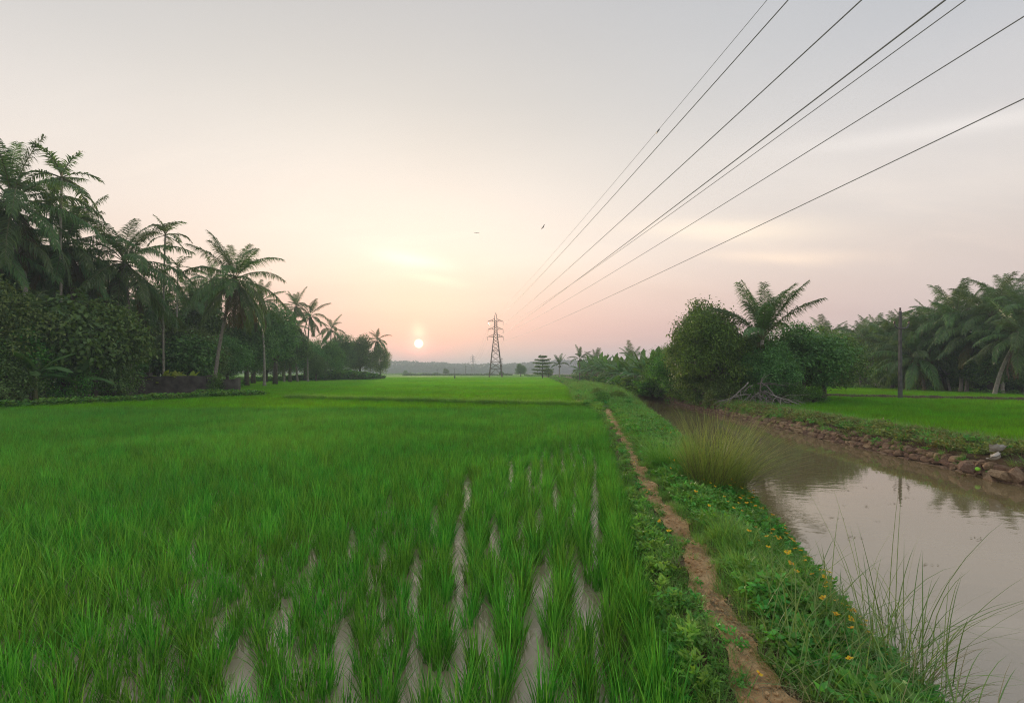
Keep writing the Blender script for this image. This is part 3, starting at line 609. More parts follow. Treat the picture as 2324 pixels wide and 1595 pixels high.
AR = [frond_mesh('areca_frond', R(e), R(b), L=2.1, nl=26, lw=.07, ll=.62, seed=70 + i, hang=.5, mat=M['frond'], segs=9) for i, (e, b) in enumerate(((80, 50), (62, 80), (45, 95), (25, 95), (5, 80), (-20, 60)))]
def trunk_mesh(base, top, r0, r1, bow, seed):
    b = MB(); g_ = random.Random(seed); n = 22; pts = []; rad = []
    base = Vector(base); top = Vector(top); s = Vector((top.x - base.x, top.y - base.y, 0)); side = s if s.length > .3 else Vector((1, 0, 0)); side.normalize()
    for i in range(n + 1):
        t = i / n; p = base.lerp(top, t) + side * (-bow * math.sin(t * math.pi)) + Vector((0, 0, 0)); pts.append(p - base); rad.append((r0 + (r1 - r0) * t + r0 * .7 * max(0, .06 - t) / .06) * (1.05 if i % 2 else .97))
    b.tube(pts, rad, 9)
    return b.mesh('trunk', M['palm_bark'], True), pts[-1]
def palm(base, top, label, group, size=1.0, kind='coconut', nf=22, seed=0, bow=.5, up=None, dead=2, rz=None, r=.15):
    g_ = random.Random(seed); z0 = base[2]
    root = empty('coconut_palm' if kind == 'coconut' else 'areca_palm', base, 0, label=label, cat='palm tree', group=group)
    me, tp = trunk_mesh(base, top, r if kind == 'coconut' else .08, r * .62 if kind == 'coconut' else .06, bow, seed)
    obj('trunk', me, root)
    if kind == 'coconut':
        b = MB()
        for k in range(9):
            a = k * 2.4; rr_ = .30; q = (tp.x + math.cos(a) * rr_, tp.y + math.sin(a) * rr_, tp.z - .25 - .15 * (k % 3))
            n0 = len(b.v); V, F = ico(q, .13); b.add(V, F)
        obj('coconuts', b.mesh('coconuts', M['frond_old'], True), root)['kind'] = 'stuff'
    n = nf; a0 = g_.uniform(0, 6.28)
    for i in range(n):
        t = (i + .5) / n; a = a0 + i * 2.39996 + g_.uniform(-.2, .2)
        if kind == 'coconut':
            e = 84 - 140 * t ** 1.05 if up is None else up[0] + (up[1] - up[0]) * t; e += g_.uniform(-7, 7)
            ek = min(ELEV, key=lambda q: abs(q - e)); me = FR[ek][g_.randrange(2)]
        else:
            me = AR[min(5, int(t * 6))]
        nm = 'frond'
        s = size * g_.uniform(.86, 1.08) * (1 if t > .12 else .8)
        obj(nm, me, root, (tp.x, tp.y, tp.z + .1 * (1 - t)), (g_.uniform(-.12, .12), g_.uniform(-.08, .08), a), s)
    for k in range(dead if kind == 'coconut' else 0):
        o = obj('frond', FRO[g_.randrange(3)], root, (tp.x, tp.y, tp.z - .15), (0, 0, g_.uniform(0, 6.28)), size * .85); o['label'] = 'drying brown frond hanging down'
    return root
def ico(c, r):
    p = (1 + 5 ** .5) / 2; vs = [(-1, p, 0), (1, p, 0), (-1, -p, 0), (1, -p, 0), (0, -1, p), (0, 1, p), (0, -1, -p), (0, 1, -p), (p, 0, -1), (p, 0, 1), (-p, 0, -1), (-p, 0, 1)]
    k = r / math.sqrt(1 + p * p); V = [(c[0] + a * k, c[1] + b * k, c[2] + d * k * 1.15) for a, b, d in vs]
    F = [(0, 11, 5), (0, 5, 1), (0, 1, 7), (0, 7, 10), (0, 10, 11), (1, 5, 9), (5, 11, 4), (11, 10, 2), (10, 7, 6), (7, 1, 8), (3, 9, 4), (3, 4, 2), (3, 2, 6), (3, 6, 8), (3, 8, 9), (4, 9, 5), (2, 4, 11), (6, 2, 10), (8, 6, 7), (9, 8, 1)]
    return V, F
GL = 'palms and trees on the wooded side of the rice field'
# (crown px, crown py, distance, base px, size, kind, label, seed, bow, nf)
LEFTP = [
 (283, 597, 36, 292, 1.08, 'coconut', 'tall coconut palm with broad drooping crown above the boundary wall', 1, .2, 30),
 (533, 636, 39, 484, .92, 'coconut', 'coconut palm with pale leaning trunk rising at the end of the boundary wall', 22, .25, 30),
 (375, 535, 39, 372, 1.0, 'areca', 'slender areca palm standing between the two large coconut palms', 3, .1, 11),
 (404, 607, 46, 404, .9, 'areca', 'short areca palm showing just its tip behind the large coconut palms', 4, .1, 9),
 (140, 405, 31, 150, 1.25, 'areca', 'tallest areca palm with arching tip above the wooded edge', 5, .2, 11),
 (118, 455, 33, 120, 1.1, 'areca', 'areca palm crowded under the tallest areca palm', 6, .1, 11),
 (30, 455, 29, 60, 1.05, 'coconut', 'tall coconut palm at the nearest end of the wooded edge', 7, .4, 26),
 (150, 560, 33, 170, .95, 'coconut', 'coconut palm with long low fronds between areca palms and broad palm', 8, .3, 26),
 (-60, 540, 28, -60, 1.0, 'coconut', 'coconut palm half cut off by the picture edge on the wooded side', 9, .3, 24),
 (45, 590, 36, 40, .9, 'coconut', 'shorter coconut palm behind the leafy trees nearest the viewer', 10, .2, 22),
 (440, 690, 52, 450, .8, 'coconut', 'small coconut palm in shade left of the leaning trunk', 11, .2, 20),
 (590, 690, 55, 600, .75, 'coconut', 'coconut palm hidden behind the leaning palm, lower crown', 12, .2, 20),
 (672, 698, 78, 676, .72, 'coconut', 'distant coconut palm just behind the tall straight one', 13, .3, 18),
 (703, 718, 80, 699, .80, 'coconut', 'distant coconut palm with tall straight bare trunk', 14, .2, 18),
 (665, 742, 76, 645, .7, 'coconut', 'distant coconut palm with slanting trunk below the straight palm', 15, .4, 16),
 (752, 748, 96, 752, .75, 'coconut', 'coconut palm peeping over the far rounded trees', 16, .2, 16),
 (70, 720, 27, 66, .9, 'areca', 'small areca palm with pale stem before the dark undergrowth, nearest end', 46, .05, 10),
 (190, 705, 31, 186, .9, 'areca', 'small areca palm with pale stem before the low coconut palm', 47, .05, 10),
 (262, 735, 34.5, 262, .8, 'areca', 'thin areca palm with pale stem under the broad crowned palm', 48, .05, 9),
 (85, 625, 33, 80, .95, 'coconut', 'low coconut palm whose fronds hang before the dark trees, nearest end', 41, .2, 24),
 (222, 660, 38, 225, .9, 'coconut', 'low coconut palm beside the broad crowned palm', 42, .2, 22),
 (345, 700, 42, 345, .8, 'coconut', 'low shaded coconut palm behind the large leafed tree', 43, .2, 20),
 (-20, 660, 31, -20, .9, 'coconut', 'low coconut palm at the very edge of the wooded side', 44, .2, 22),
 (480, 640, 58, 480, .85, 'coconut', 'coconut palm whose crown shows between broad palm and leaning palm', 45, .2, 22),
 (856, 773, 112, 838, .78, 'coconut', 'coconut palm leaning over the last tree by the rice field', 17, .3, 16),
]
for cx, cy, d, bx, s, kd, lb, sd_, bw, nf in LEFTP:
    palm((SX(bx, d), d, .1), (SX(cx, d), d, SZ(cy, d)), lb.replace('left of the leaning trunk', 'beside the leaning trunk').replace('half cut off by the picture edge', 'half out of view'), GL, s, kd, nf, sd_, bw, dead=6 if d < 60 else 2)
# palm grove across the canal
GR = 'coconut palms of the grove across the canal'
ordn = ['first', 'second', 'third', 'fourth', 'fifth', 'sixth', 'seventh', 'eighth', 'ninth', 'tenth', 'eleventh', 'twelfth', 'thirteenth', 'fourteenth', 'fifteenth', 'sixteenth']
GP = [(2330, 690, 38, 2330), (2250, 695, 41, 2275), (2170, 705, 44, 2180), (2120, 742, 46, 2155), (2065, 748, 49, 2098), (2010, 760, 52, 2030), (1965, 750, 57, 1990), (1930, 770, 60, 1955), (1880, 748, 66, 1895),
      (2310, 740, 37, 2300), (2215, 735, 42, 2230), (2080, 790, 46, 2110), (2020, 738, 60, 2025), (2120, 708, 54, 2120), (2290, 672, 48, 2300), (1795, 775, 75, 1800)]
for i, (cx, cy, d, bx) in enumerate(GP):
    if i < 9: lb = 'coconut palm in the front row of the grove, %s from the near field end' % ordn[i]
    else: lb = 'coconut palm standing deeper in the grove, %s from the open end' % ordn[i - 9]
    palm((SX(bx, d), d + (i > 8) * 1.5, -.15), (SX(cx, d) - .3, d - .3, SZ(cy + 26, d)), lb, GR, .74 + .09 * (i % 3) - .06 * (d > 55), 'coconut', 28, 100 + i, .25 + .1 * (i % 3), dead=2, up=(78, -36))
BK = []
for i, (cx, cy, d, bx) in enumerate([(2040, 725, 66, 2040), (1990, 728, 72, 1990), (1950, 735, 76, 1950), (1915, 742, 80, 1915), (2200, 668, 58, 2200), (2150, 700, 62, 2150), (2380, 640, 46, 2380), (2090, 712, 68, 2090)]):
    palm((SX(bx, d), d, -.15), (SX(cx, d), d, SZ(cy + 30, d)), 'coconut palm crown at the back of the grove, %s from the near side' % ordn[i], GR, .8, 'coconut', 22, 140 + i, .2, dead=0, up=(78, -35))
# palms on the canal bank
palm((14.6, 27.6, .1), (14.95, 27.6, SZ(772, 27.6)), 'coconut palm rising from the clump of trees on the canal bank', 'palms along the canal bank', .74, 'coconut', 18, 160, .1, up=(88, 42), dead=0)
for i, (cx, cy, d) in enumerate(((1270, 828, 115), (1316, 815, 100), (1352, 822, 92), (1434, 822, 66))):
    palm((SX(cx, d), d, .1), (SX(cx, d), d, SZ(cy, d)), 'young coconut palm above the banana thicket, %s counting from the pylon' % ordn[i], 'palms along the canal bank', .62, 'coconut', 11, 170 + i, .05, up=(86, 20), dead=0)

# ------------------------------------------------------------------ broadleaf trees
def crown_mesh(name, seed, lobes, n, ls, mat, droop=.3, fill=.35, asp=.5):
    """lobes: list of (x,y,z,rx,ry,rz); leaves in sprays through and over the lobes"""
    g = np.random.default_rng(seed); vol = np.array([l[3] * l[4] for l in lobes]); pr = vol / vol.sum()
    ncl = n // 9; li = g.choice(len(lobes), ncl, p=pr); Lb = np.array(lobes)[li]
    dr = rdir(g, ncl, -.75, 1); rad = np.where(g.uniform(0, 1, ncl) < fill, g.uniform(.45, .9, ncl), g.normal(.97, .09, ncl))
    # uneven outline
    wob = np.array([noise.noise(Vector(d) * 2.1 + Vector((seed, i_ * 3.1, 0))) for d, i_ in zip(dr.tolist(), li.tolist())])
    rad = rad * (1 + .50 * wob)
    C = Lb[:, :3] + dr * Lb[:, 3:] * rad[:, None]
    C = np.repeat(C, 9, 0); D0 = np.repeat(dr, 9, 0); m = len(C)
    P = C + g.normal(0, 1, (m, 3)) * ls * np.array([1.15, 1.15, .75]); D = D0 * .5 + rdir(g, m, -1, .6) + np.array([0, 0, -droop]); U = D0 * .6 + rdir(g, m, 0, 1) * .8 + np.array([0, 0, .5])
    V, F = leafset(P, D, U, g.uniform(.7, 1.35, m) * ls, g.uniform(.8, 1.2, m) * ls * asp)
    return mesh(name, V, F, mat)
def limbs_mesh(seed, hgt, spread, r, forks=6, lobes=None):
    g_ = random.Random(seed); b = MB(); n = 8
    fork = Vector((g_.uniform(-.1, .1), g_.uniform(-.1, .1), hgt * .32))
    b.tube([(0, 0, 0), (fork.x * .4, fork.y * .3, fork.z * .5), fork], [r * 1.35, r, r * .9], n)
    for k in range(forks):
        if lobes: l = lobes[k % len(lobes)]; e = Vector((l[0], l[1], l[2])) + Vector((g_.uniform(-.4, .4) * l[3], g_.uniform(-.4, .4) * l[4], g_.uniform(-.1, .4) * l[5]))
        else: e = Vector((g_.uniform(-1, 1) * spread, g_.uniform(-1, 1) * spread, hgt * .85))
        mid = fork.lerp(e, .5) + Vector((g_.uniform(-.3, .3), g_.uniform(-.3, .3), g_.uniform(0, .3)))
        b.tube([fork - Vector((0, 0, .1)), mid, e], [r * .6, r * .38, r * .12], 6)
        for q in range(2):
            e2 = mid + Vector((g_.uniform(-1, 1), g_.uniform(-1, 1), g_.uniform(.2, .9))) * spread * .4
            b.tube([mid, mid.lerp(e2, .5) + Vector((0, 0, .1)), e2], [r * .28, r * .2, r * .06], 5)
    return b.mesh('trunk', M['bark'], True)
def rand_lobes(seed, w, h, z0, n=15):
    g_ = random.Random(seed); out = [(0, 0, z0 + h * .5, w * .5, w * .46, h * .34)]
    for k in range(n):
        a = k * 2.4 + g_.uniform(-.4, .4); t = (k + .5) / n; z = z0 + h * (.14 + .76 * t + g_.uniform(-.06, .06)); rr_ = w * (.82 * math.sin(math.pi * min(1, .22 + .70 * t)) ** .8 - .14) * g_.uniform(.75, 1.12)
        s = g_.uniform(.20, .36); out.append((math.cos(a) * rr_, math.sin(a) * rr_, z, w * s, w * s, h * s * .62))
    return out
CR = {}
WOODB = []
def tree_kind(key, seed, w, h, z0, n, ls, mat, **k):
    lb = rand_lobes(seed, w, h, z0); CR[key] = (crown_mesh('crown', seed, lb, n, ls, mat, **k), limbs_mesh(seed, z0 + h, w * .7, .14 + w * .02, 7, lb))
tree_kind('round_a', 301, 3.0, 4.6, 1.0, 18000, .20, M['leafA'])
tree_kind('round_b', 302, 3.1, 4.4, .8, 18000, .18, M['leafB'])
tree_kind('olive', 303, 3.0, 4.4, 1.0, 15000, .19, M['leafC'])
tree_kind('bigleaf', 304, 2.6, 4.2, 1.3, 8000, .34, M['leafA'], asp=.62, droop=.6)
tree_kind('tall_a', 305, 2.6, 6.0, 2.4, 16000, .24, M['leafA'])
tree_kind('tall_b', 309, 2.5, 4.2, 1.7, 11000, .26, M['leafC'])
tree_kind('sapling', 310, .8, 2.4, 1.8, 1600, .22, M['leafB'])
tree_kind('shrub', 306, 1.5, 1.9, .05, 6000, .11, M['leafB'])
tree_kind('shrub_d', 307, 1.6, 2.2, .05, 6000, .14, M['leafA'])
tree_kind('shrub_o', 308, 1.5, 2.3, .05, 4500, .17, M['leafC'])
def tree(kind, x, y, z, s, label, group, rz=0, name='tree', cat='tree', sz=None):
    c, l = CR[kind]; root = empty(name, (x, y, z), rz, label=label, cat=cat, group=group)
    scl = (s, s, sz or s)
    obj('trunk', l, root, scl=scl); obj('crown', c, root, scl=scl)
    return root
GT = GL
LT = [('bigleaf', 425, 42.5, 1.0, 'broad tree with large drooping leaves behind the boundary wall', .95), ('bigleaf', 330, 42.5, 1.15, 'large leafed tree under the broad coconut palm', 1.2),
      ('tall_b', 230, 31, 1.05, 'dark rounded tree standing before the coconut palm with low fronds', 1.1), ('bigleaf', 120, 28.5, 1.1, 'large leafed tree below the areca palms', 1.15), ('tall_b', 20, 27, 1.1, 'dark tree nearest the viewer on the wooded edge', 1.05),
      ('olive', -70, 25, 1.1, 'olive tinted tree at the near corner of the wooded edge', 1.2), ('tall_a', 60, 36, 1.15, 'tall dark tree behind the nearest wooded edge', 1.25), ('tall_a', 180, 40, 1.15, 'tall dark tree behind the coconut palm with low fronds', 1.15),
      ('tall_a', 340, 48, 1.15, 'tall tree filling the gap behind the broad palm', 1.25), ('tall_a', 450, 52, 1.2, 'tall tree in shade behind the leaning palm', 1.3), ('round_a', 440, 44, 1.0, 'rounded dark tree tucked in behind the boundary wall', 1.0),
      ('round_a', 555, 56, 1.3, 'dark tree right behind the leaning coconut palm', 1.45), ('tall_a', 620, 62, 1.4, 'tall tree with high crown between leaning and straight palms', 1.22), ('tall_a', 570, 66, 1.4, 'tall tree behind the leaning palm farther back', 1.25),
      ('tall_a', 655, 76, 1.3, 'tall dark tree below the slanting distant palm', 1.15), ('round_a', 690, 86, 1.3, 'rounded tree behind the straight bare palm trunk', 1.4), ('round_b', 735, 92, 1.35, 'lighter rounded tree beyond the straight bare palm trunk', 1.5),
      ('round_a', 770, 104, 1.4, 'wide rounded dark tree, second from the end of the wooded edge', 1.75), ('round_a', 815, 109, 1.4, 'wide rounded dark tree near the end of the wooded edge', 1.75), ('olive', 862, 114, .9, 'last tree of the wooded edge with loose overhanging crown', 1.5),
      ('round_a', 715, 84, .8, 'low tree at the foot of the straight bare palm trunk', .9), ('round_a', 510, 50, .85, 'low dark tree beside the foot of the leaning trunk', .95), ('olive', 600, 74, 1.1, 'olive tree low behind the leaning palm', 1.1), ('round_a', 290, 44, 1.1, 'dark tree inside the grove behind the wall', 1.0), ('round_a', 640, 88, 1.3, 'dark rounded tree deep behind the slanting palm', 1.5)]
for i, (kd, px, d, s, lb, sz) in enumerate(LT):
    tree(kd, SX(px, d), d + .5, .1, s, lb, GT, i * 1.3, sz=sz)
for i, (px, d) in enumerate(((-30, 23.6), (35, 25.6), (128, 27.8), (245, 31))):
    tree(('shrub_d', 'shrub_o', 'shrub')[i % 3], SX(px, d), d + .4, .12, (1.1, .9, 1.2)[i % 3], 'shrub at the front of the wooded edge, %s counting from the near corner' % ordn[i], 'shrubs at the front of the wooded edge', i * 2.1, 'shrub', 'shrub')
for i, (px, d, s) in enumerate(((8, 24.5, .8), (62, 26, 1.0), (98, 27, .75), (150, 28.5, 1.1), (182, 29, .8), (215, 30, .95), (262, 33, 1.0), (318, 39.5, .9))):
    tree('sapling', SX(px, d), d, .1, s, 'thin pale stemmed sapling in the shade of the wooded edge, %s from the near corner' % ordn[i], 'saplings along the wooded edge', i * 1.9, 'sapling', 'tree')
for i, (px, d, s) in enumerate(((80, 25.6, 1.0), (170, 28.2, .9), (285, 36, 1.1))):
    WOODB.append((SX(px, d), d, s, ['banana plant with drooping leaves nearest the corner of the wooded edge', 'banana plant among the saplings of the wooded edge', 'banana plant by the near end of the boundary wall'][i]))
# canal bank clump
GC = 'trees on the canal bank'
CT = [('round_b', 12.2, 28.3, .86, 1.05, 'bright leafy tree overhanging the canal, tallest of the bank clump'), ('olive', 13.0, 31.0, .92, 1.13, 'tree with sparse reddish top behind the tallest bank tree'), ('round_b', 12.6, 34.5, .80, .80, 'light green tree at the far end of the bank clump'),
      ('round_a', 15.4, 28.8, .8, .72, 'dark tree under the coconut palm on the canal bank'), ('round_a', 18.4, 29.2, .98, .84, 'wide dark tree shading the corner of the field across the canal'), ('olive', 21.2, 31.5, .85, .84, 'tree spreading over the field at the near end of the bank clump'),
      ('round_a', 17.0, 33.0, .9, .80, 'dark tree deep in the bank clump behind the coconut palm'), ('round_b', 14.4, 31.5, .8, .82, 'middle tree of the bank clump behind the overhanging one'), ('tall_a', 12.4, 30.2, .66, .72, 'tree with ragged top leaning over the canal behind the bright one'), ('olive', 11.9, 29.8, .62, .86, 'small olive tree at the water on the far side of the bright one'), ('round_a', 14.9, 26.9, .62, .62, 'dense small tree hiding the foot of the coconut palm on the canal bank'), ('round_b', 12.9, 38.5, .78, .72, 'small tree where the bank clump meets the banana thicket')]
for i, (x, y, s, lb) in enumerate(((4.6, 23.6, .42, 'low green bush just past the end of the dirt path'), (5.9, 25.5, .40, 'low bush beyond the path end on the canal side'), (5.0, 27.5, .45, 'low bush on the bund farther past the path end'))):
    tree('shrub', x, y, .15, s, lb, 'bushes on the bund past the path', i * 2, 'shrub', 'shrub')
for i, (kd, x, y, s, sz, lb) in enumerate(CT): tree(kd, x, y, -.1, s, lb, GC, i * 1.7, sz=sz)
for i, (x, y, s, k) in enumerate(((12.1, 27.0, .75, 'shrub_d'), (12.2, 29.5, .85, 'shrub_d'), (12.5, 33, .9, 'shrub'), (12.9, 37.5, .95, 'shrub_d'), (13.6, 26.6, .75, 'shrub'), (16.3, 27.2, .7, 'shrub_d'), (18, 27.6, .6, 'shrub'))):
    tree(k, x, y, -.1, s, ['dark shrub hanging over the water beside the dead branches', 'dark shrub at the waterline under the overhanging tree', 'green shrub at the waterline farther up the canal', 'shrub at the waterline by the banana thicket', 'green shrub directly behind the dead branches', 'low dark shrub under the wide dark tree', 'small green shrub at the foot of the wide dark tree'][i], 'shrubs below the canal bank trees', i, 'shrub', 'shrub')
# understorey of the grove
GU = 'broadleaf trees under the palm grove'
for i, (kd, px, d, s, sz, lb) in enumerate((('olive', 2190, 44, .95, 1.0, 'light green tree among the palm trunks of the grove'), ('round_b', 2060, 50, .8, .7, 'leafy tree between the utility pole and leaning palm trunks'), ('round_a', 2300, 40, 1.0, .85, 'dark tree at the near end of the grove'), ('round_a', 2130, 54, 1.5, .95, 'dark tree behind the leaning palm trunks'),
      ('round_a', 2240, 50, 1.5, 1.05, 'dark tree deep in the grove behind the light green one'), ('round_a', 2040, 62, 1.6, 1.05, 'dark tree deep in the grove behind the utility pole'), ('round_a', 1960, 70, 1.6, 1.1, 'dark tree at the far end of the grove'), ('round_a', 2340, 52, 1.7, 1.2, 'tall dark tree deep in the near end of the grove'), ('round_a', 1890, 78, 1.5, 1.1, 'dark tree seen past the bank clump at the end of the grove'))):
    tree(kd, SX(px, d), d + 2, -.15, s, lb, GU, i * 2, sz=sz)

for i, (px, d, s) in enumerate([(1900, 74, 1.5), (1950, 64, 1.5), (2000, 60, 1.4), (2050, 57, 1.5), (2100, 52, 1.3), (2150, 50, 1.5), (2200, 49, 1.4), (2250, 46, 1.5), (2300, 45, 1.3), (2345, 43, 1.5), (2400, 42, 1.5)]):
    tree(('shrub_d', 'shrub')[i % 3 == 2], SX(px, d), d + 1, -.15, s * 1.25, 'shrub filling the shade between grove trunks, %s from the far end' % ordn[i], 'shrubs in the palm grove', i, 'shrub', 'shrub')
# ------------------------------------------------------------------ bananas
def banana_leaf(seed, elev, bend, L=2.2, w=.55, mat=None):
    g_ = random.Random(seed); n = 9; V = []; F = []; pos = Vector((0, 0, 0))
    for i in range(n + 1):
        t = i / n; e = elev - bend * t; d = Vector((math.cos(e), 0, math.sin(e))); up = Vector((-math.sin(e), 0, math.cos(e)))
        hw = w / 2 * (math.sin(min(1, max(0, t - .12) / .3) * 1.57) * math.sqrt(max(0, 1 - ((t - .4) / .6) ** 2 if t > .4 else 1))) + .012
        dr_ = hw * .45 * g_.uniform(.6, 1.4)
        V += [pos + Vector((0, -hw, 0)) - up * -.0 + Vector((0, 0, -dr_)), pos + up * .0, pos + Vector((0, hw, 0)) + Vector((0, 0, -dr_ * g_.uniform(.6, 1.4)))]
        pos = pos + d * (L / n)
    for i in range(n):
        for k in range(2): F.append((i * 3 + k, i * 3 + k + 1, (i + 1) * 3 + k + 1, (i + 1) * 3 + k))
    return mesh('banana_leaf', V, F, mat or M['banana'])
BL = [banana_leaf(400 + i, R(e), R(b)) for i, (e, b) in enumerate(((82, 40), (70, 60), (58, 75), (45, 85), (30, 80), (12, 70), (60, 110)))]
BY = [banana_leaf(420 + i, R(e), R(b), 1.1, .34, M['banana_young']) for i, (e, b) in enumerate(((75, 50), (55, 70), (35, 70)))]
bs = MB(); bs.tube([(0, 0, 0), (0.02, 0, .8), (0, .02, 1.6)], [.13, .11, .07], 8); BSTEM = bs.mesh('stem', plain_mat('banana_stem', (.16, .17, .07), .6), True)
def banana(x, y, z, s, label, group, seed, leaves=BL, nl=9, stem=True, name='banana_plant'):
    g_ = random.Random(seed); root = empty(name, (x, y, z), g_.uniform(0, 6), label=label, cat='banana plant', group=group)
    if stem: obj('stem', BSTEM, root, scl=s)
    for k in range(nl): obj('leaf', leaves[k % len(leaves)], root, (0, 0, (1.5 if stem else .1) * s), (g_.uniform(-.15, .15), g_.uniform(-.15, .15), k * 2.4 + g_.uniform(-.3, .3)), s * g_.uniform(.85, 1.1))
    return root
GB = 'banana plants along the far canal bank'
g_ = random.Random(9); bd = []
for i in range(44):
    t = i / 43; y = 41 + 75 * t ** 1.25; x = float(Oc(y)) + g_.uniform(-.9, 1.2) - .2; bd.append((x, y))
for i, (x, y) in enumerate(bd):
    s = g_.uniform(.95, 1.25) * (1.0 + .25 * (y > 70))
    where = 'beside the bank trees' if i < 10 else ('in the middle of the thicket' if i < 30 else 'at the far end of the thicket')
    nth = i if i < 10 else (i - 10 if i < 30 else i - 30)
    nth_w = (ordn + ['seventeenth', 'eighteenth', 'nineteenth', 'twentieth'])[nth]
    banana(x, y, 0, s, 'green banana plant %s, %s along the bank' % (where, nth_w), GB, 500 + i)
for i, (x, y, s, lb) in enumerate(WOODB): banana(x, y, .1, s, lb, 'banana plants in the wooded edge', 560 + i)
n = 900; x = g.uniform(-1.3, 2.6, n); y = 38 + 90 * g.uniform(0, 1, n) ** 1.3; x = x + Oc(y) - .3
scatter('bank_thicket', bigc + creep[:3], np.column_stack([x, y, np.full(n, -.2)]), g.uniform(0, 6.28, n), g.uniform(.8, 1.5, n), g.integers(0, 6, n), label='tangled low growth between the banana plants on the far bank', cat='undergrowth')
for i, px in enumerate((368, 392, 412, 434)):
    banana(SX(px, 38.4), 38.4, 1.0, 1.1, ['yellow green young banana plant behind the boundary wall, nearest the viewer', 'yellow green young banana plant behind the wall, second of four', 'yellow green young banana plant behind the wall, third of four', 'yellow green young banana plant behind the wall beside the leaning trunk'][i], 'young banana plants behind the boundary wall', 600 + i, BY, 8, False)

# ------------------------------------------------------------------ boundary wall
root = empty('boundary_wall', (SX(370, 37.6), 37.6, .1), 0, label='dark weathered boundary wall between the trees and the rice', cat='wall')
def wall_seg(x0, x1, h, name, dy=0):
    b = MB(); n = max(3, int((x1 - x0) / .7)); xs = np.linspace(x0, x1, n + 1); g_ = random.Random(int(h * 100))
    tops = [h + g_.uniform(-.03, .04) for _ in xs]
    for i in range(n):
        a, c = xs[i], xs[i + 1]; V = [(a, -.11, 0), (c, -.11, 0), (c, .11, 0), (a, .11, 0), (a, -.11, tops[i]), (c, -.11, tops[i + 1]), (c, .11, tops[i + 1]), (a, .11, tops[i])]
        b.add(V, [(0, 1, 5, 4), (2, 3, 7, 6), (4, 5, 6, 7)] + ([(3, 0, 4, 7)] if i == 0 else []) + ([(1, 2, 6, 5)] if i == n - 1 else []))
    return obj(name, b.mesh(name, M['wallm']), root, (0, dy, 0))
x0 = root.location.x
wall_seg(SX(235, 37.6) - x0, SX(470, 37.6) - x0, 1.5, 'wall_panel'); wall_seg(SX(500, 37.6) - x0, SX(537, 37.6) - x0, 1.22, 'wall_panel', .1)
b = MB(); b.box((SX(478, 37.6) - x0, 0, .8), (.17, .17, .8)); obj('post', b.mesh('post', M['wallm']), root)
b = MB(); b.box((SX(538.5, 37.6) - x0, .1, .68), (.13, .15, .68)); obj('post', b.mesh('post', M['wallm']), root)
c = obj('vine', crown_mesh('vine', 640, [(0, 0, .8, .45, .3, .8)], 1800, .12, M['leafB']), None, (SX(492, 37.4), 37.3, .1)); tag(c, 'green vine climbing the gap in the boundary wall', 'vine')

# ------------------------------------------------------------------ stone revetment
def stone_mesh(seed):
    g = np.random.default_rng(seed); V = []; F = []; n = 3
    bmv = {}
    def vid(p):
        k = tuple(np.round(p, 4))
        if k not in bmv: bmv[k] = len(V); V.append(np.array(p, float))
        return bmv[k]
    ax = [(0, 1, 2), (1, 2, 0), (2, 0, 1)]
    for a, b_, c_ in ax:
        for s in (-1, 1):
            for i in range(2):
                for j in range(2):
                    q = []
                    for di, dj in ((0, 0), (1, 0), (1, 1), (0, 1)):
                        p = [0, 0, 0]; p[a] = s; p[b_] = (i + di) - 1; p[c_] = (j + dj) - 1; q.append(vid(p))
                    F.append(tuple(q if s > 0 else q[::-1]))
    V = np.array(V); ln = np.linalg.norm(V, axis=1, keepdims=True); V = V / ln ** .45
    V = V + g.normal(0, .12, V.shape); V *= .5
    return mesh('stone', V, F, M['stone'])
ST = [stone_mesh(700 + i) for i in range(12)]
root = empty('stone_wall', (float(Oc(17)), 17, RIVER_Z), 0, label='dry rubble stone wall holding the far canal bank', cat='wall')
g_ = random.Random(3); cnt = 0; rest = MB()
for row, (z, dxo) in enumerate(((-.44, -.10), (-.30, -.04), (-.165, .02), (-.05, .09))):
    y = 8.3 + row * .07
    while y < 25.5:
        w = g_.uniform(.15, .36)
        if row == 3 and g_.random() < .65: y += w; continue
        x = float(Oc(y + w / 2)) + dxo + g_.uniform(-.03, .03)
        o = obj('stone', ST[g_.randrange(12)], root, (x - root.location.x, y + w / 2 - 17, z - RIVER_Z + g_.uniform(-.02, .02)), (g_.uniform(-.2, .2), g_.uniform(-.25, .1), g_.uniform(-.15, .15)), (.26, w * 1.08, g_.uniform(.13, .18)))
        y += w; cnt += 1
for k in range(9):                                             # fallen stones at the near end
    y = g_.uniform(8.6, 10.6); obj('stone', ST[k % 12], root, (float(Oc(y)) - .22 + g_.uniform(-.2, .25) - root.location.x, y - 17, g_.uniform(-.02, .22)), (g_.uniform(-1, 1), g_.uniform(-1, 1), g_.uniform(0, 3)), (g_.uniform(.2, .34), g_.uniform(.25, .42), g_.uniform(.16, .24)))
for y in np.arange(2, 8.4, .26):
    for row in range(3): 
        sm = ST[random.randrange(12)]; c = (float(Oc(y)) - .08 + row * .06 - root.location.x, y + .08 * row - 17, -.04 + .15 * row)
        rest.add([(v.co.x * .27 + c[0], v.co.y * .28 + c[1], v.co.z * .17 + c[2]) for v in sm.vertices], [tuple(p.vertices) for p in sm.polygons])
for y in np.arange(25.5, 34, .3):
    for row in range(2):
        sm = ST[random.randrange(12)]; c = (float(Oc(y)) - .08 + row * .06 - root.location.x, y + .08 * row - 17, -.04 + .15 * row)
        rest.add([(v.co.x * .3 + c[0], v.co.y * .3 + c[1], v.co.z * .2 + c[2]) for v in sm.vertices], [tuple(p.vertices) for p in sm.polygons])
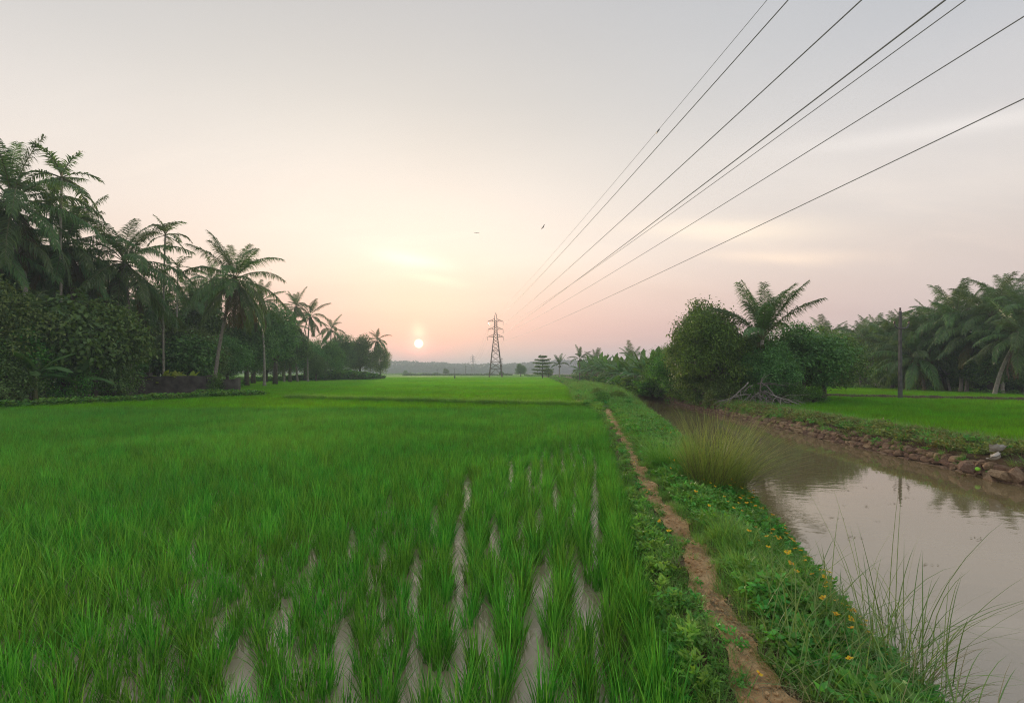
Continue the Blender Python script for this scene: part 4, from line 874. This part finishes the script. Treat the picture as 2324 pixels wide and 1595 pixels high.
tag(obj('rubble', rest.mesh('rubble', M['stone']), root), kind='stuff')

n = 260; y = 5 + 26 * g.uniform(0, 1, n); x = np.where(g.uniform(0, 1, n) < .5, Oc(y) - .2 - np.abs(g.normal(0, .7, n)), g.uniform(4.5, 10, n)); k = x > Nc(y) + .4; x = x[k]; y = y[k]; n = len(x)
fl = []
for q in range(3):
    P = np.column_stack([g.normal(0, .05, 5), g.normal(0, .05, 5), np.full(5, .004)]); D = rdir(g, 5, -.05, .05); V, F = leafset(P, D, np.tile([0, 0, 1.], (5, 1)), .05, .018, 0); fl.append(mesh('fallen_leaf', V, F, M['dry']))
scatter('floating_leaves', fl, np.column_stack([x, y, np.full(n, RIVER_Z + .004)]), g.uniform(0, 6.28, n), g.uniform(.4, 1.1, n), g.integers(0, 3, n), label='small dry leaves and straw afloat on the canal', cat='litter')
n = 150; y = 9 + 20 * g.uniform(0, 1, n); x = Oc(y) - g.uniform(.0, .14, n)
scatter('wall_weeds', [small2[0], small2[4], small2[6]], np.column_stack([x, y, g.uniform(-.34, -.02, n)]), g.uniform(0, 6.28, n), g.uniform(.35, .8, n), g.integers(0, 3, n), tilt=.3, label='weeds sprouting from the joints of the stone wall', cat='weeds')

# ------------------------------------------------------------------ dead branches by the water
root = empty('dead_branches', (12.6, 25.2, -.1), 0, label='pale bare dead branches fallen at the water beside the stone wall', cat='branches')
g_ = random.Random(21)
def dead(o, d, L, r, depth):
    b = MB(); pts = [Vector(o)]; dd = Vector(d).normalized(); n = 6; rr_ = [r]
    for i in range(n):
        dd = (dd + Vector((g_.uniform(-.25, .25), g_.uniform(-.25, .25), g_.uniform(-.25, .12)))).normalized(); pts.append(pts[-1] + dd * L / n); rr_.append(r * (1 - .75 * (i + 1) / n))
    b.tube(pts, rr_, 5)
    if depth:
        for i in range(2, n):
            for q in range(2):
                e = (dd + Vector((g_.uniform(-1, 1), g_.uniform(-.8, .8), g_.uniform(-.4, .8)))).normalized(); p = pts[i]; l = L * g_.uniform(.25, .5)
                m_ = p + e * l * .5 + Vector((0, 0, .05)); b.tube([p, m_, p + e * l + Vector((g_.uniform(-.1, .1), 0, -.1))], [rr_[i] * .6, rr_[i] * .4, .006], 4)
    return b
for k in range(15):
    a = g_.uniform(-.2, 3.34); o = (g_.uniform(.4, 1.4), g_.uniform(-.2, .5), g_.uniform(.5, 1.5))
    obj('branch', dead(o, (math.cos(a) * 1.3 - .3, -abs(math.sin(a)) * .8 - .1, g_.uniform(-.75, .25)), g_.uniform(1.4, 2.6), g_.uniform(.025, .045), 1).mesh('branch', M['deadwood'], True), root)
obj('branch', dead((1.0, .3, -.1), (.0, -.1, 1), 1.9, .07, 1).mesh('branch', M['deadwood'], True), root)

# ------------------------------------------------------------------ tussocks and tall grass
x, y = 2.85, 6.5; z = h1(x, y)
root = empty('grass_tussock', (x, y, z), 0, label='large yellow green grass tussock leaning over the canal edge', cat='grass clump')
obj('blades', mesh('blades', *blades(1350, .36, .95, .26, .0052, .36, .26, .75, 6, 801, dirbias=(.32, -.1, 0)), M['tussock']), root)['kind'] = 'stuff'
obj('dry_blades', mesh('dry_blades', *blades(500, .34, .85, .25, .005, .75, .3, .6, 5, 802, dirbias=(.5, -.3, 0)), M['tussock_base']), root)['kind'] = 'stuff'
x, y = 2.55, 7.6; z = h1(x, y)
root = empty('grass_clump', (x, y, z), 0, label='bright green grass clump between path and large tussock', cat='grass clump')
obj('blades', mesh('blades', *blades(700, .30, .5, .25, .007, .35, .2, .8, 5, 803), M['grass']), root)['kind'] = 'stuff'
x, y = 2.30, 2.75; z = h1(x, y)
root = empty('tall_grass', (x, y, z), 0, label='tall wiry grass stalks rising over the water in the near corner', cat='grass clump')
obj('blades', mesh('blades', *blades(24, .10, 1.12, .20, .0055, .32, .28, .5, 7, 811, dirbias=(.3, 0, 0)), M['stalk']), root)['kind'] = 'stuff'
obj('blades', mesh('blades', *blades(120, .20, .40, .3, .006, .6, .35, .8, 5, 812), M['stalk']), root)['kind'] = 'stuff'
obj('dry_blades', mesh('dry_blades', *blades(150, .22, .4, .3, .005, .9, .3, .8, 4, 813), M['dry']), root)['kind'] = 'stuff'
x, y = 1.95, 2.75; z = h1(x, y)
root = empty('grass_clump', (x, y, z), 0, label='loose green grass blades over the flowers beside the tall stalks', cat='grass clump')
obj('blades', mesh('blades', *blades(260, .50, .52, .3, .006, .5, .3, .8, 5, 814, spread_root=False), M['stalk']), root)['kind'] = 'stuff'

x, y = 1.75, 2.25; z = h1(x, y)
root = empty('grass_clump', (x, y, z), 0, label='low tangled green and straw grass at the near end of the dirt path', cat='grass clump')
obj('blades', mesh('blades', *blades(200, .40, .34, .3, .006, .6, .3, .9, 5, 816, spread_root=False), M['stalk']), root)['kind'] = 'stuff'
obj('dry_blades', mesh('dry_blades', *blades(160, .45, .28, .3, .004, .9, .3, .9, 4, 817, spread_root=False), M['dry']), root)['kind'] = 'stuff'
# straw and crumbs of earth on the path
def crumb(seed):
    V, F = ico((0, 0, .004), .008); g_ = random.Random(seed); V = [(a * g_.uniform(.7, 1.4), b_ * g_.uniform(.7, 1.4), c_ * .8) for a, b_, c_ in V]; return mesh('crumb', V, F, M['path'])
straw = [mesh('straw', *blades(7, .05, .07, .3, .0025, 1.45, .08, .1, 2, 830 + i, spread_root=False), M['dry']) for i in range(3)]
n = 2600; y = 1 + 17 * g.uniform(0, 1, n) ** 1.6; x = Pc(y) + g.normal(0, .75, n) * pw(y)
scatter('path_litter', [crumb(1), crumb(2)] + straw, np.column_stack([x, y, H(x, y) + .014]), g.uniform(0, 6.28, n), g.uniform(.5, 1.5, n), g.choice([0, 1, 0, 1, 2, 3, 4], n), tilt=.1, label='straw and crumbs of earth strewn on the dirt path', cat='litter')

# ------------------------------------------------------------------ yellow flowers
def flower_mesh(seed):
    g_ = random.Random(seed); b = MB(); s = .014
    b.tube([(0, 0, 0), (.003, .002, .05), (0, 0, .10)], .0012, 4, 2)
    for k in range(4):
        a = k * 1.57 + g_.uniform(-.2, .2); t = .35 if k else 1.0; l = s * (1.25 if k == 0 else .95)
        u = Vector((math.cos(a), math.sin(a), t * .6)).normalized(); sd_ = Vector((-math.sin(a), math.cos(a), 0))
        c = Vector((0, 0, .10)); b.add([c, c + u * l * .6 - sd_ * l * .55, c + u * l * 1.15 - sd_ * l * .2, c + u * l * 1.15 + sd_ * l * .2, c + u * l * .6 + sd_ * l * .55], [(0, 1, 2, 3, 4)], 0)
    V, F = ico((0, 0, .103), .0035); b.add(V, F, 1)
    return b.mesh('yellow_flower', [M['petal'], M['petal_dark'], M['weed']])
FM = [flower_mesh(i) for i in range(5)]
g_ = random.Random(31); k = 0
while k < 290:
    y = g_.uniform(2.2, 8.2) if g_.random() < .9 else g_.uniform(8, 13); t = 1.0 - abs(g_.gauss(0, .40)); a = float(Pc(y)) + .3; b_ = float(Nc(y)) + .02
    if t < 0: continue
    x = a + (b_ - a) * t
    if k % 30 == 7: x = float(Lc(y)) + .25
    z = h1(x, y)
    o = obj('yellow_flower', FM[k % 5], None, (x, y, z + .07), (g_.uniform(-.35, .35), g_.uniform(-.35, .35), g_.uniform(0, 6.28)), g_.uniform(.95, 1.5))
    tag(o, 'small yellow flower standing above the green ground cover by the canal', 'flower', 'yellow flowers in the ground cover'); k += 1

# ------------------------------------------------------------------ pylons and power lines
def pylon(x, y, rz, label, mat, thick=1.0, scale=1.0):
    root = empty('transmission_tower', (x, y, 0), rz, label=label, cat='pylon', group='lattice pylons of the power line'); root.scale = (scale,) * 3
    prof = [(0, 2.1), (5.2, 1.55), (9.0, 1.12), (12.6, .72), (15.2, .47), (18.9, .40), (20.2, .30), (21.2, .03)]
    hw = lambda z: float(np.interp(z, [p[0] for p in prof], [p[1] for p in prof]))
    for sx, sy in ((-1, -1), (1, -1), (1, 1), (-1, 1)):
        b = MB(); b.tube([(sx * w, sy * w, z) for z, w in prof], [.11 * thick, .11 * thick, .10 * thick, .09 * thick, .08 * thick, .07 * thick, .06 * thick, .05 * thick], 4); obj('leg', b.mesh('leg', mat), root)
    b = MB(); t = .045 * thick
    zs = [.9, 3.0, 5.2, 7.2, 9.0, 10.4, 11.6, 12.6, 13.6, 14.5, 15.2, 16.0, 16.8, 17.5, 18.2, 18.9]
    for i in range(len(zs) - 1):
        z0, z1 = zs[i], zs[i + 1]; a, c = hw(z0), hw(z1)
        for k in range(4):
            q = [(-1, -1), (1, -1), (1, 1), (-1, 1)]; p, n_ = q[k], q[(k + 1) % 4]
            if i == 0: m_ = ((p[0] + n_[0]) / 2 * c, (p[1] + n_[1]) / 2 * c, z1); b.tube([(p[0] * a, p[1] * a, z0), m_], t, 4); b.tube([(n_[0] * a, n_[1] * a, z0), m_], t, 4)
            else: b.tube([(p[0] * a, p[1] * a, z0), (n_[0] * c, n_[1] * c, z1)], t, 4); b.tube([(n_[0] * a, n_[1] * a, z0), (p[0] * c, p[1] * c, z1)], t, 4)
            if i in (0, 1, 3): b.tube([(p[0] * c, p[1] * c, z1), (n_[0] * c, n_[1] * c, z1)], t * 1.4, 4)
    obj('bracing', b.mesh('bracing', mat), root)['kind'] = 'stuff'
    att = {}
    for lv, z in enumerate((13.45, 15.85, 18.45)):
        for s in (-1, 1):
            l = 2.45 if lv else 2.6; w = hw(z); w2 = hw(z + .8); b = MB(); tip = (s * l, 0, z)
            for sy in (-1, 1):
                b.tube([(s * w, sy * w, z), tip], .055 * thick, 4); b.tube([(s * w2, sy * w2, z + .8), tip], .045 * thick, 4)
                for f in (.3, .6): 
                    p0 = Vector((s * w, sy * w, z)).lerp(Vector(tip), f); p1 = Vector((s * w2, sy * w2, z + .8)).lerp(Vector(tip), f); b.tube([p0, p1], .03 * thick, 4); 
            b.tube([(s * w, -w, z), (s * w, w, z)], .05 * thick, 4)
            obj('crossarm', b.mesh('crossarm', mat), root)
            b = MB(); b.tube([(s * l, 0, z), (s * l, 0, z - .1)], .03, 5)
            for k in range(9): b.tube([(s * l, 0, z - .12 - k * .125), (s * l, 0, z - .20 - k * .125)], [.085 * thick, .05 * thick], 7)
            b.tube([(s * l, 0, z - .1), (s * l, 0, z - 1.32)], .025, 5)
            obj('insulator', b.mesh('insulator', M['porcelain']), root); att[(lv, s)] = Vector((s * l, 0, z - 1.32)) * scale
    att['top'] = Vector((0, 0, 21.2)) * scale
    rm = Matrix.Rotation(rz, 3, 'Z'); return {k_: rm @ v + Vector((x, y, 0)) for k_, v in att.items()}
TD = Vector((-36.2, 340)); rz = math.atan2(36.2, 340)
A1 = pylon(-5.3, 150, rz, 'nearest lattice pylon standing in the rice field', M['steel'], 1.0)
A2 = pylon(-41.5, 490, rz, 'second lattice pylon, hazy and farther along the line', M['steel_far'], 1.6)
A3 = pylon(-78, 830, rz, 'third lattice pylon, faintest in the haze', M['steel_far'], 1.8)
zn = {(0, 1): 8.25, (1, 1): 10.08, (2, 1): 11.42, (0, -1): 8.0, (1, -1): 9.4, (2, -1): 11.07, 'top': 14.65}   # lowest points of the near span
nm = {(0, 1): 'lowest power line wire on the canal side', (1, 1): 'middle power line wire on the canal side', (2, 1): 'upper power line wire on the canal side', (0, -1): 'lowest power line wire on the field side', (1, -1): 'middle power line wire on the field side', (2, -1): 'upper power line wire on the field side', 'top': 'topmost earth wire running to the pylon tip'}
for key, p1 in A1.items():
    b = MB(); c0 = p1 - Vector((TD.x, TD.y, 0)); pts = []      # towards and past the camera, next tower lies 340 m back
    sag = p1.z - zn[key]
    for i in range(0, 91):
        t = i / 90; q = c0.lerp(p1, t); q.z = p1.z - sag * (1 - (2 * t - 1) ** 2); pts.append(q)
    p2 = A2[key]
    for i in range(1, 41):
        t = i / 40; q = p1.lerp(p2, t); q.z = q.z - 6 * (1 - (2 * t - 1) ** 2); pts.append(q)
    rad = .0155 if key != 'top' else .011
    b.tube(pts, rad, 6)
    if key == 'top':
        i = 0; best = min(pts, key=lambda q: abs(q.y - 26)); b.tube([best + Vector((.02, -.2, -.03)), best + Vector((-.01, .2, -.03))], .04, 6)
    tag(obj('power_line', b.mesh('power_line', M['wire'], True)), nm[key], 'power line', 'wires of the overhead power line')

# ------------------------------------------------------------------ utility pole
pxx, pyy = SX(2043, 32), 32
root = empty('utility_pole', (pxx, pyy, -.1), 0, label='dark concrete utility pole on the bund across the canal', cat='pole')
b = MB(); b.add([(-.105, -.09, 0), (.105, -.09, 0), (.105, .09, 0), (-.105, .09, 0), (-.065, -.055, 6.25), (.065, -.055, 6.25), (.065, .055, 6.25), (-.065, .055, 6.25)], [(0, 1, 5, 4), (1, 2, 6, 5), (2, 3, 7, 6), (3, 0, 4, 7), (4, 5, 6, 7)])
obj('post', b.mesh('post', M['concrete']), root)
b = MB(); b.tube([(-.50, -.12, 5.32), (-.36, -.12, 5.08), (0, -.12, 5.0), (.36, -.12, 5.08), (.50, -.12, 5.32)], .05, 6); obj('crossarm', b.mesh('crossarm', M['steel_far'], True), root)
for q in ((-.50, -.12, 5.34), (.50, -.12, 5.34), (0, 0, 6.27)):
    b = MB(); b.tube([q, (q[0], q[1], q[2] + .07), (q[0], q[1], q[2] + .12), (q[0], q[1], q[2] + .2)], [.03, .07, .045, .06], 7); obj('insulator', b.mesh('insulator', M['porcelain'], True), root)

# ------------------------------------------------------------------ sacks, ball, slab
def sack(name, w, h, loc, rot, seed, shape):
    g_ = random.Random(seed); n = 8; V = []; F = []
    for side in (1, -1):
        for i in range(n + 1):
            for j in range(n + 1):
                u, v = i / n * 2 - 1, j / n * 2 - 1
                ww = w * (1 - shape * (1 - v) / 2)
                th = .05 * max(0, 1 - u * u) * max(0, 1 - v * v) + .006
                V.append((u * ww / 2, side * th + .03 * noise.noise(Vector((u * 2, v * 2, seed))) + .05 * u * u, v * h / 2 + .04 * noise.noise(Vector((u * 3, seed, v))) - .05 * abs(u)))
    m_ = (n + 1) ** 2
    for s in (0, 1):
        for i in range(n):
            for j in range(n):
                q = (i * (n + 1) + j, (i + 1) * (n + 1) + j, (i + 1) * (n + 1) + j + 1, i * (n + 1) + j + 1); F.append(tuple(a + s * m_ for a in (q if s else q[::-1])))
    return obj(name, mesh(name, V, F, M['sack'], True), None, loc, rot)
tag(sack('woven_sack', .44, .19, (SX(2268, 10.1), 10.1, SZ(1016, 10.1)), (.5, .1, .1), 3, .55), 'crumpled white woven sack, upper of two on the bank', 'sack', 'sacks on the far canal bank')
tag(sack('woven_sack', .34, .16, (SX(2262, 9.9), 9.9, SZ(1036, 9.9)), (.9, -.25, .5), 5, .3), 'smaller white sack lying just below the upper one', 'sack', 'sacks on the far canal bank')
b = MB(); c = (0, 0, 0)
for i in range(1): b.tube([(-.055, 0, 0), (-.05, 0, .0), (-.02, 0, 0), (.03, 0, 0), (.05, 0, 0), (.08, 0, 0)], [.014, .032, .044, .04, .015, .013], 12)
tag(obj('plastic_bottle', b.mesh('plastic_bottle', M['lime'], True), None, (SX(2219, 10.1), 10.1, SZ(1064, 10.1)), (0, .1, .4)), 'small bright lime green plastic bottle on the stone wall', 'bottle')
b = MB(); b.box((0, 0, 0), (.35, .25, .035)); tag(obj('stone_slab', b.mesh('stone_slab', M['concrete']), None, (4.25, 20.9, .34), (.05, .03, .4)), 'flat pale slab lying where the dirt path ends', 'slab')

# ------------------------------------------------------------------ birds
def bird(loc, rz, bank, label, s=1.0, up=.5):
    b = MB(); b.tube([(-.16, 0, 0), (-.10, 0, .0), (0, 0, 0), (.10, 0, .01), (.15, 0, .02), (.18, 0, .015)], [.01, .03, .045, .04, .028, .006], 8)
    b.add([(-.12, -.02, 0), (-.12, .02, 0), (-.24, .05, 0), (-.24, -.05, 0)], [(0, 1, 2, 3)])
    root = empty('bird', loc, rz, label=label, cat='bird', group='birds flying over the field'); root.rotation_euler = (bank, 0, rz); root.scale = (s,) * 3
    obj('body', b.mesh('body', M['bird'], True), root)
    for k in (-1, 1):
        V = [(.08, k * .03, .02), (-.06, k * .03, .02), (.12, k * .22, .02 + up * .15), (-.05, k * .22, .02 + up * .15), (.02, k * .50, .02 + up * .10), (-.06, k * .42, .02 + up * .1)]
        V += [(a, b_, c_ - .01) for a, b_, c_ in V]
        obj('wing', mesh('wing', V, [(0, 2, 3, 1), (2, 4, 5, 3), (6, 7, 9, 8), (8, 9, 11, 10), (0, 6, 8, 2), (2, 8, 10, 4), (4, 10, 11, 5), (5, 11, 9, 3), (3, 9, 7, 1)], M['bird']), root)
bird((SX(1082, 60), 60, SZ(529, 60)), R(80), .1, 'bird gliding with level wings, nearer the sun', .8, .1)
bird((SX(1233, 60), 60, SZ(516, 60)), R(35), -.6, 'bird banking with raised wings, nearer the wires', .85, .9)
bird((SX(615, 90), 90, SZ(612, 90)), R(120), .3, 'tiny bird beside the leaning coconut palm', .6, .5)

# ------------------------------------------------------------------ distance
def far_mesh(name, n, xf, sz, seed, mat):
    g = np.random.default_rng(seed); P = xf(g, n); D = rdir(g, n, -.6, .8); U = rdir(g, n, 0, 1)
    V, F = leafset(P, D, U, g.uniform(.6, 1.4, n) * sz, g.uniform(.6, 1.2, n) * sz * .8); return mesh(name, V, F, mat)
def wood(g, n):
    x = g.uniform(-900, 1300, n); u = np.array([noise.noise(Vector((a / 120, 3, 0))) * .9 + noise.noise(Vector((a / 34, 9, 0))) * .45 + noise.noise(Vector((a / 9, 4, 0))) * .38 + noise.noise(Vector((a / 3.5, 14, 0))) * .16 for a in x])
    top = 17.5 + 7.5 * u + np.interp(x, [-900, -300, 0, 80, 400, 1300], [0, 0, -1.5, 3, 2, 2])
    z = top * (1 - np.abs(g.normal(0, .33, n))); y = 760 + g.normal(0, 14, n) - (top - z) * .5
    return np.column_stack([x, y, np.maximum(z, .3)])
tag(obj('distant_woods', far_mesh('distant_woods', 60000, wood, 2.6, 900, M['far_leaf'])), 'hazy belt of woods closing the view beyond the fields', 'woods', kind='stuff')
V = []; xs = np.arange(-900, 1301, 12.)
b = MB()
hh = [12.5 + 4 * noise.noise(Vector((a / 120, 3, 0))) for a in xs]
b.add([(a, 775, -1) for a in xs] + [(a, 775, h_) for a, h_ in zip(xs, hh)] + [(a, 900, h_ + 2) for a, h_ in zip(xs, hh)], [(i, i + 1, len(xs) + i + 1, len(xs) + i) for i in range(len(xs) - 1)] + [(len(xs) + i, len(xs) + i + 1, 2 * len(xs) + i + 1, 2 * len(xs) + i) for i in range(len(xs) - 1)])
tag(obj('hill', b.mesh('hill', M['far_leaf'])), kind='structure')
# hedge line and bushes in the middle distance
def hedge(g, n):
    x = g.uniform(-60, 0, n); h_ = np.array([max(.2, 1.0 + 1.6 * noise.noise(Vector((a / 5, 1, 0)))) for a in x]); return np.column_stack([x, 262 + g.normal(0, 1.2, n) + x * .1, g.uniform(0, 1, n) * h_])
tag(obj('field_hedge', far_mesh('field_hedge', 9000, hedge, .6, 901, M['leafA'])), 'low dark hedge line on a bund beyond the first pylon', 'hedge', kind='stuff')
def scrub(g, n):
    x = g.uniform(6, 70, n); h_ = np.array([max(.2, .8 + 1.8 * noise.noise(Vector((a / 7, 5, 0)))) for a in x]); return np.column_stack([x, 215 + g.normal(0, 6, n), g.uniform(0, 1, n) * h_])
tag(obj('field_scrub', far_mesh('field_scrub', 9000, scrub, .6, 902, M['leafB'])), 'scrubby growth on the field bunds between pylon and canal', 'scrub', kind='stuff')
n = 3000; xx_ = g.uniform(-200, -40, n)
tag(obj('far_bund', far_mesh('far_bund', 5000, lambda g, n: np.column_stack([g.uniform(-230, -62, n), 330 + g.normal(0, 2, n), g.uniform(0, 1.0, n)]), .8, 903, M['weed3'])), 'pale far bund across the fields toward the sun', 'bund', kind='stuff')
for px, d, s, lb in ((1182, 190, .95, 'small round tree in the field to the canal side of the pylon'), (1138, 205, .45, 'low bush in the open field near the pylon foot'), (1012, 300, .8, 'small far bush standing alone in the haze'), (920, 320, .6, 'tiny far bush nearest the wooded edge'),
                     (1245, 150, .6, 'low tree beside the tiered tree')):
    tree('round_a', SX(px, d), d, 0, s, lb, 'bushes in the far fields', px, sz=s * .95)
def tiered(g, n):
    lv = g.integers(0, 6, n); t = lv / 5; a = g.uniform(0, 6.28, n); r_ = (2.5 - 1.2 * t ** 2 + .55 * np.sin(a * 2 + lv * 2.3) + .3 * np.sin(a * 5 + lv)) * np.sqrt(g.uniform(.03, 1, n)); return np.column_stack([r_ * np.cos(a), r_ * np.sin(a), 1.4 + t * 4.6 + g.normal(0, .10, n) + r_ * .12])
d = 125; root = empty('tiered_tree', (SX(1231, d), d, 0), 0, label='dark tree with flat tiered branches at the end of the canal bank', cat='tree')
obj('crown', far_mesh('crown', 5000, tiered, .28, 905, M['leafA']), root); b = MB(); b.tube([(0, 0, 0), (.05, 0, 3), (0, 0, 6.1)], [.16, .1, .03], 7); obj('trunk', b.mesh('trunk', M['bark'], True), root)
for i, (px, py, d) in enumerate(((1057, 830, 260), (1032, 836, 270), (992, 838, 290), (1139, 812, 200))):
    h_ = SZ(py, d); root = empty('far_pole', (SX(px, d), d, 0), 0, label=['dark utility pole beside the second pylon', 'utility pole in the far field, next toward the sun', 'faintest utility pole in the far field toward the sun', 'thin pole rising beside the leg of the nearest pylon'][i], cat='pole', group='utility poles in the far fields')
    b = MB(); b.tube([(0, 0, 0), (0, 0, h_)], [.17, .12], 6); obj('post', b.mesh('post', M['steel_far']), root)
    b = MB(); b.box((0, 0, h_ - .5), (.6, .05, .05)); obj('crossarm', b.mesh('crossarm', M['steel_far']), root)
b = MB(); b.tube([(0, 0, 0), (.02, 0, .7), (0, 0, 1.0)], [.16, .14, .03], 7); b.box((0, 0, .62), (.32, .03, .03))
tag(obj('field_scarecrow', b.mesh('field_scarecrow', M['wallm']), None, (SX(1032, 118), 118, .25)), 'small dark scarecrow post standing in the rice', 'scarecrow')
n = 60; b = MB(); g_ = random.Random(8)

# ------------------------------------------------------------------ haze
HB = (-1600, 1700, -80, 2200, -2.6, 32)
b = MB(); b.box(((HB[0] + HB[1]) / 2, (HB[2] + HB[3]) / 2, (HB[4] + HB[5]) / 2), ((HB[1] - HB[0]) / 2, (HB[3] - HB[2]) / 2, (HB[5] - HB[4]) / 2))
hm, ht = mat_new('haze'); pv = ht.nodes.new('ShaderNodeVolumePrincipled'); pv.inputs['Density'].default_value = .0011; pv.inputs['Color'].default_value = (.74, .86, .98, 1); pv.inputs['Anisotropy'].default_value = .2
ho = ht.nodes.new('ShaderNodeOutputMaterial'); lnk(ht, pv.outputs[0], ho.inputs['Volume'])
tag(obj('haze', b.mesh('haze', hm)), kind='stuff')
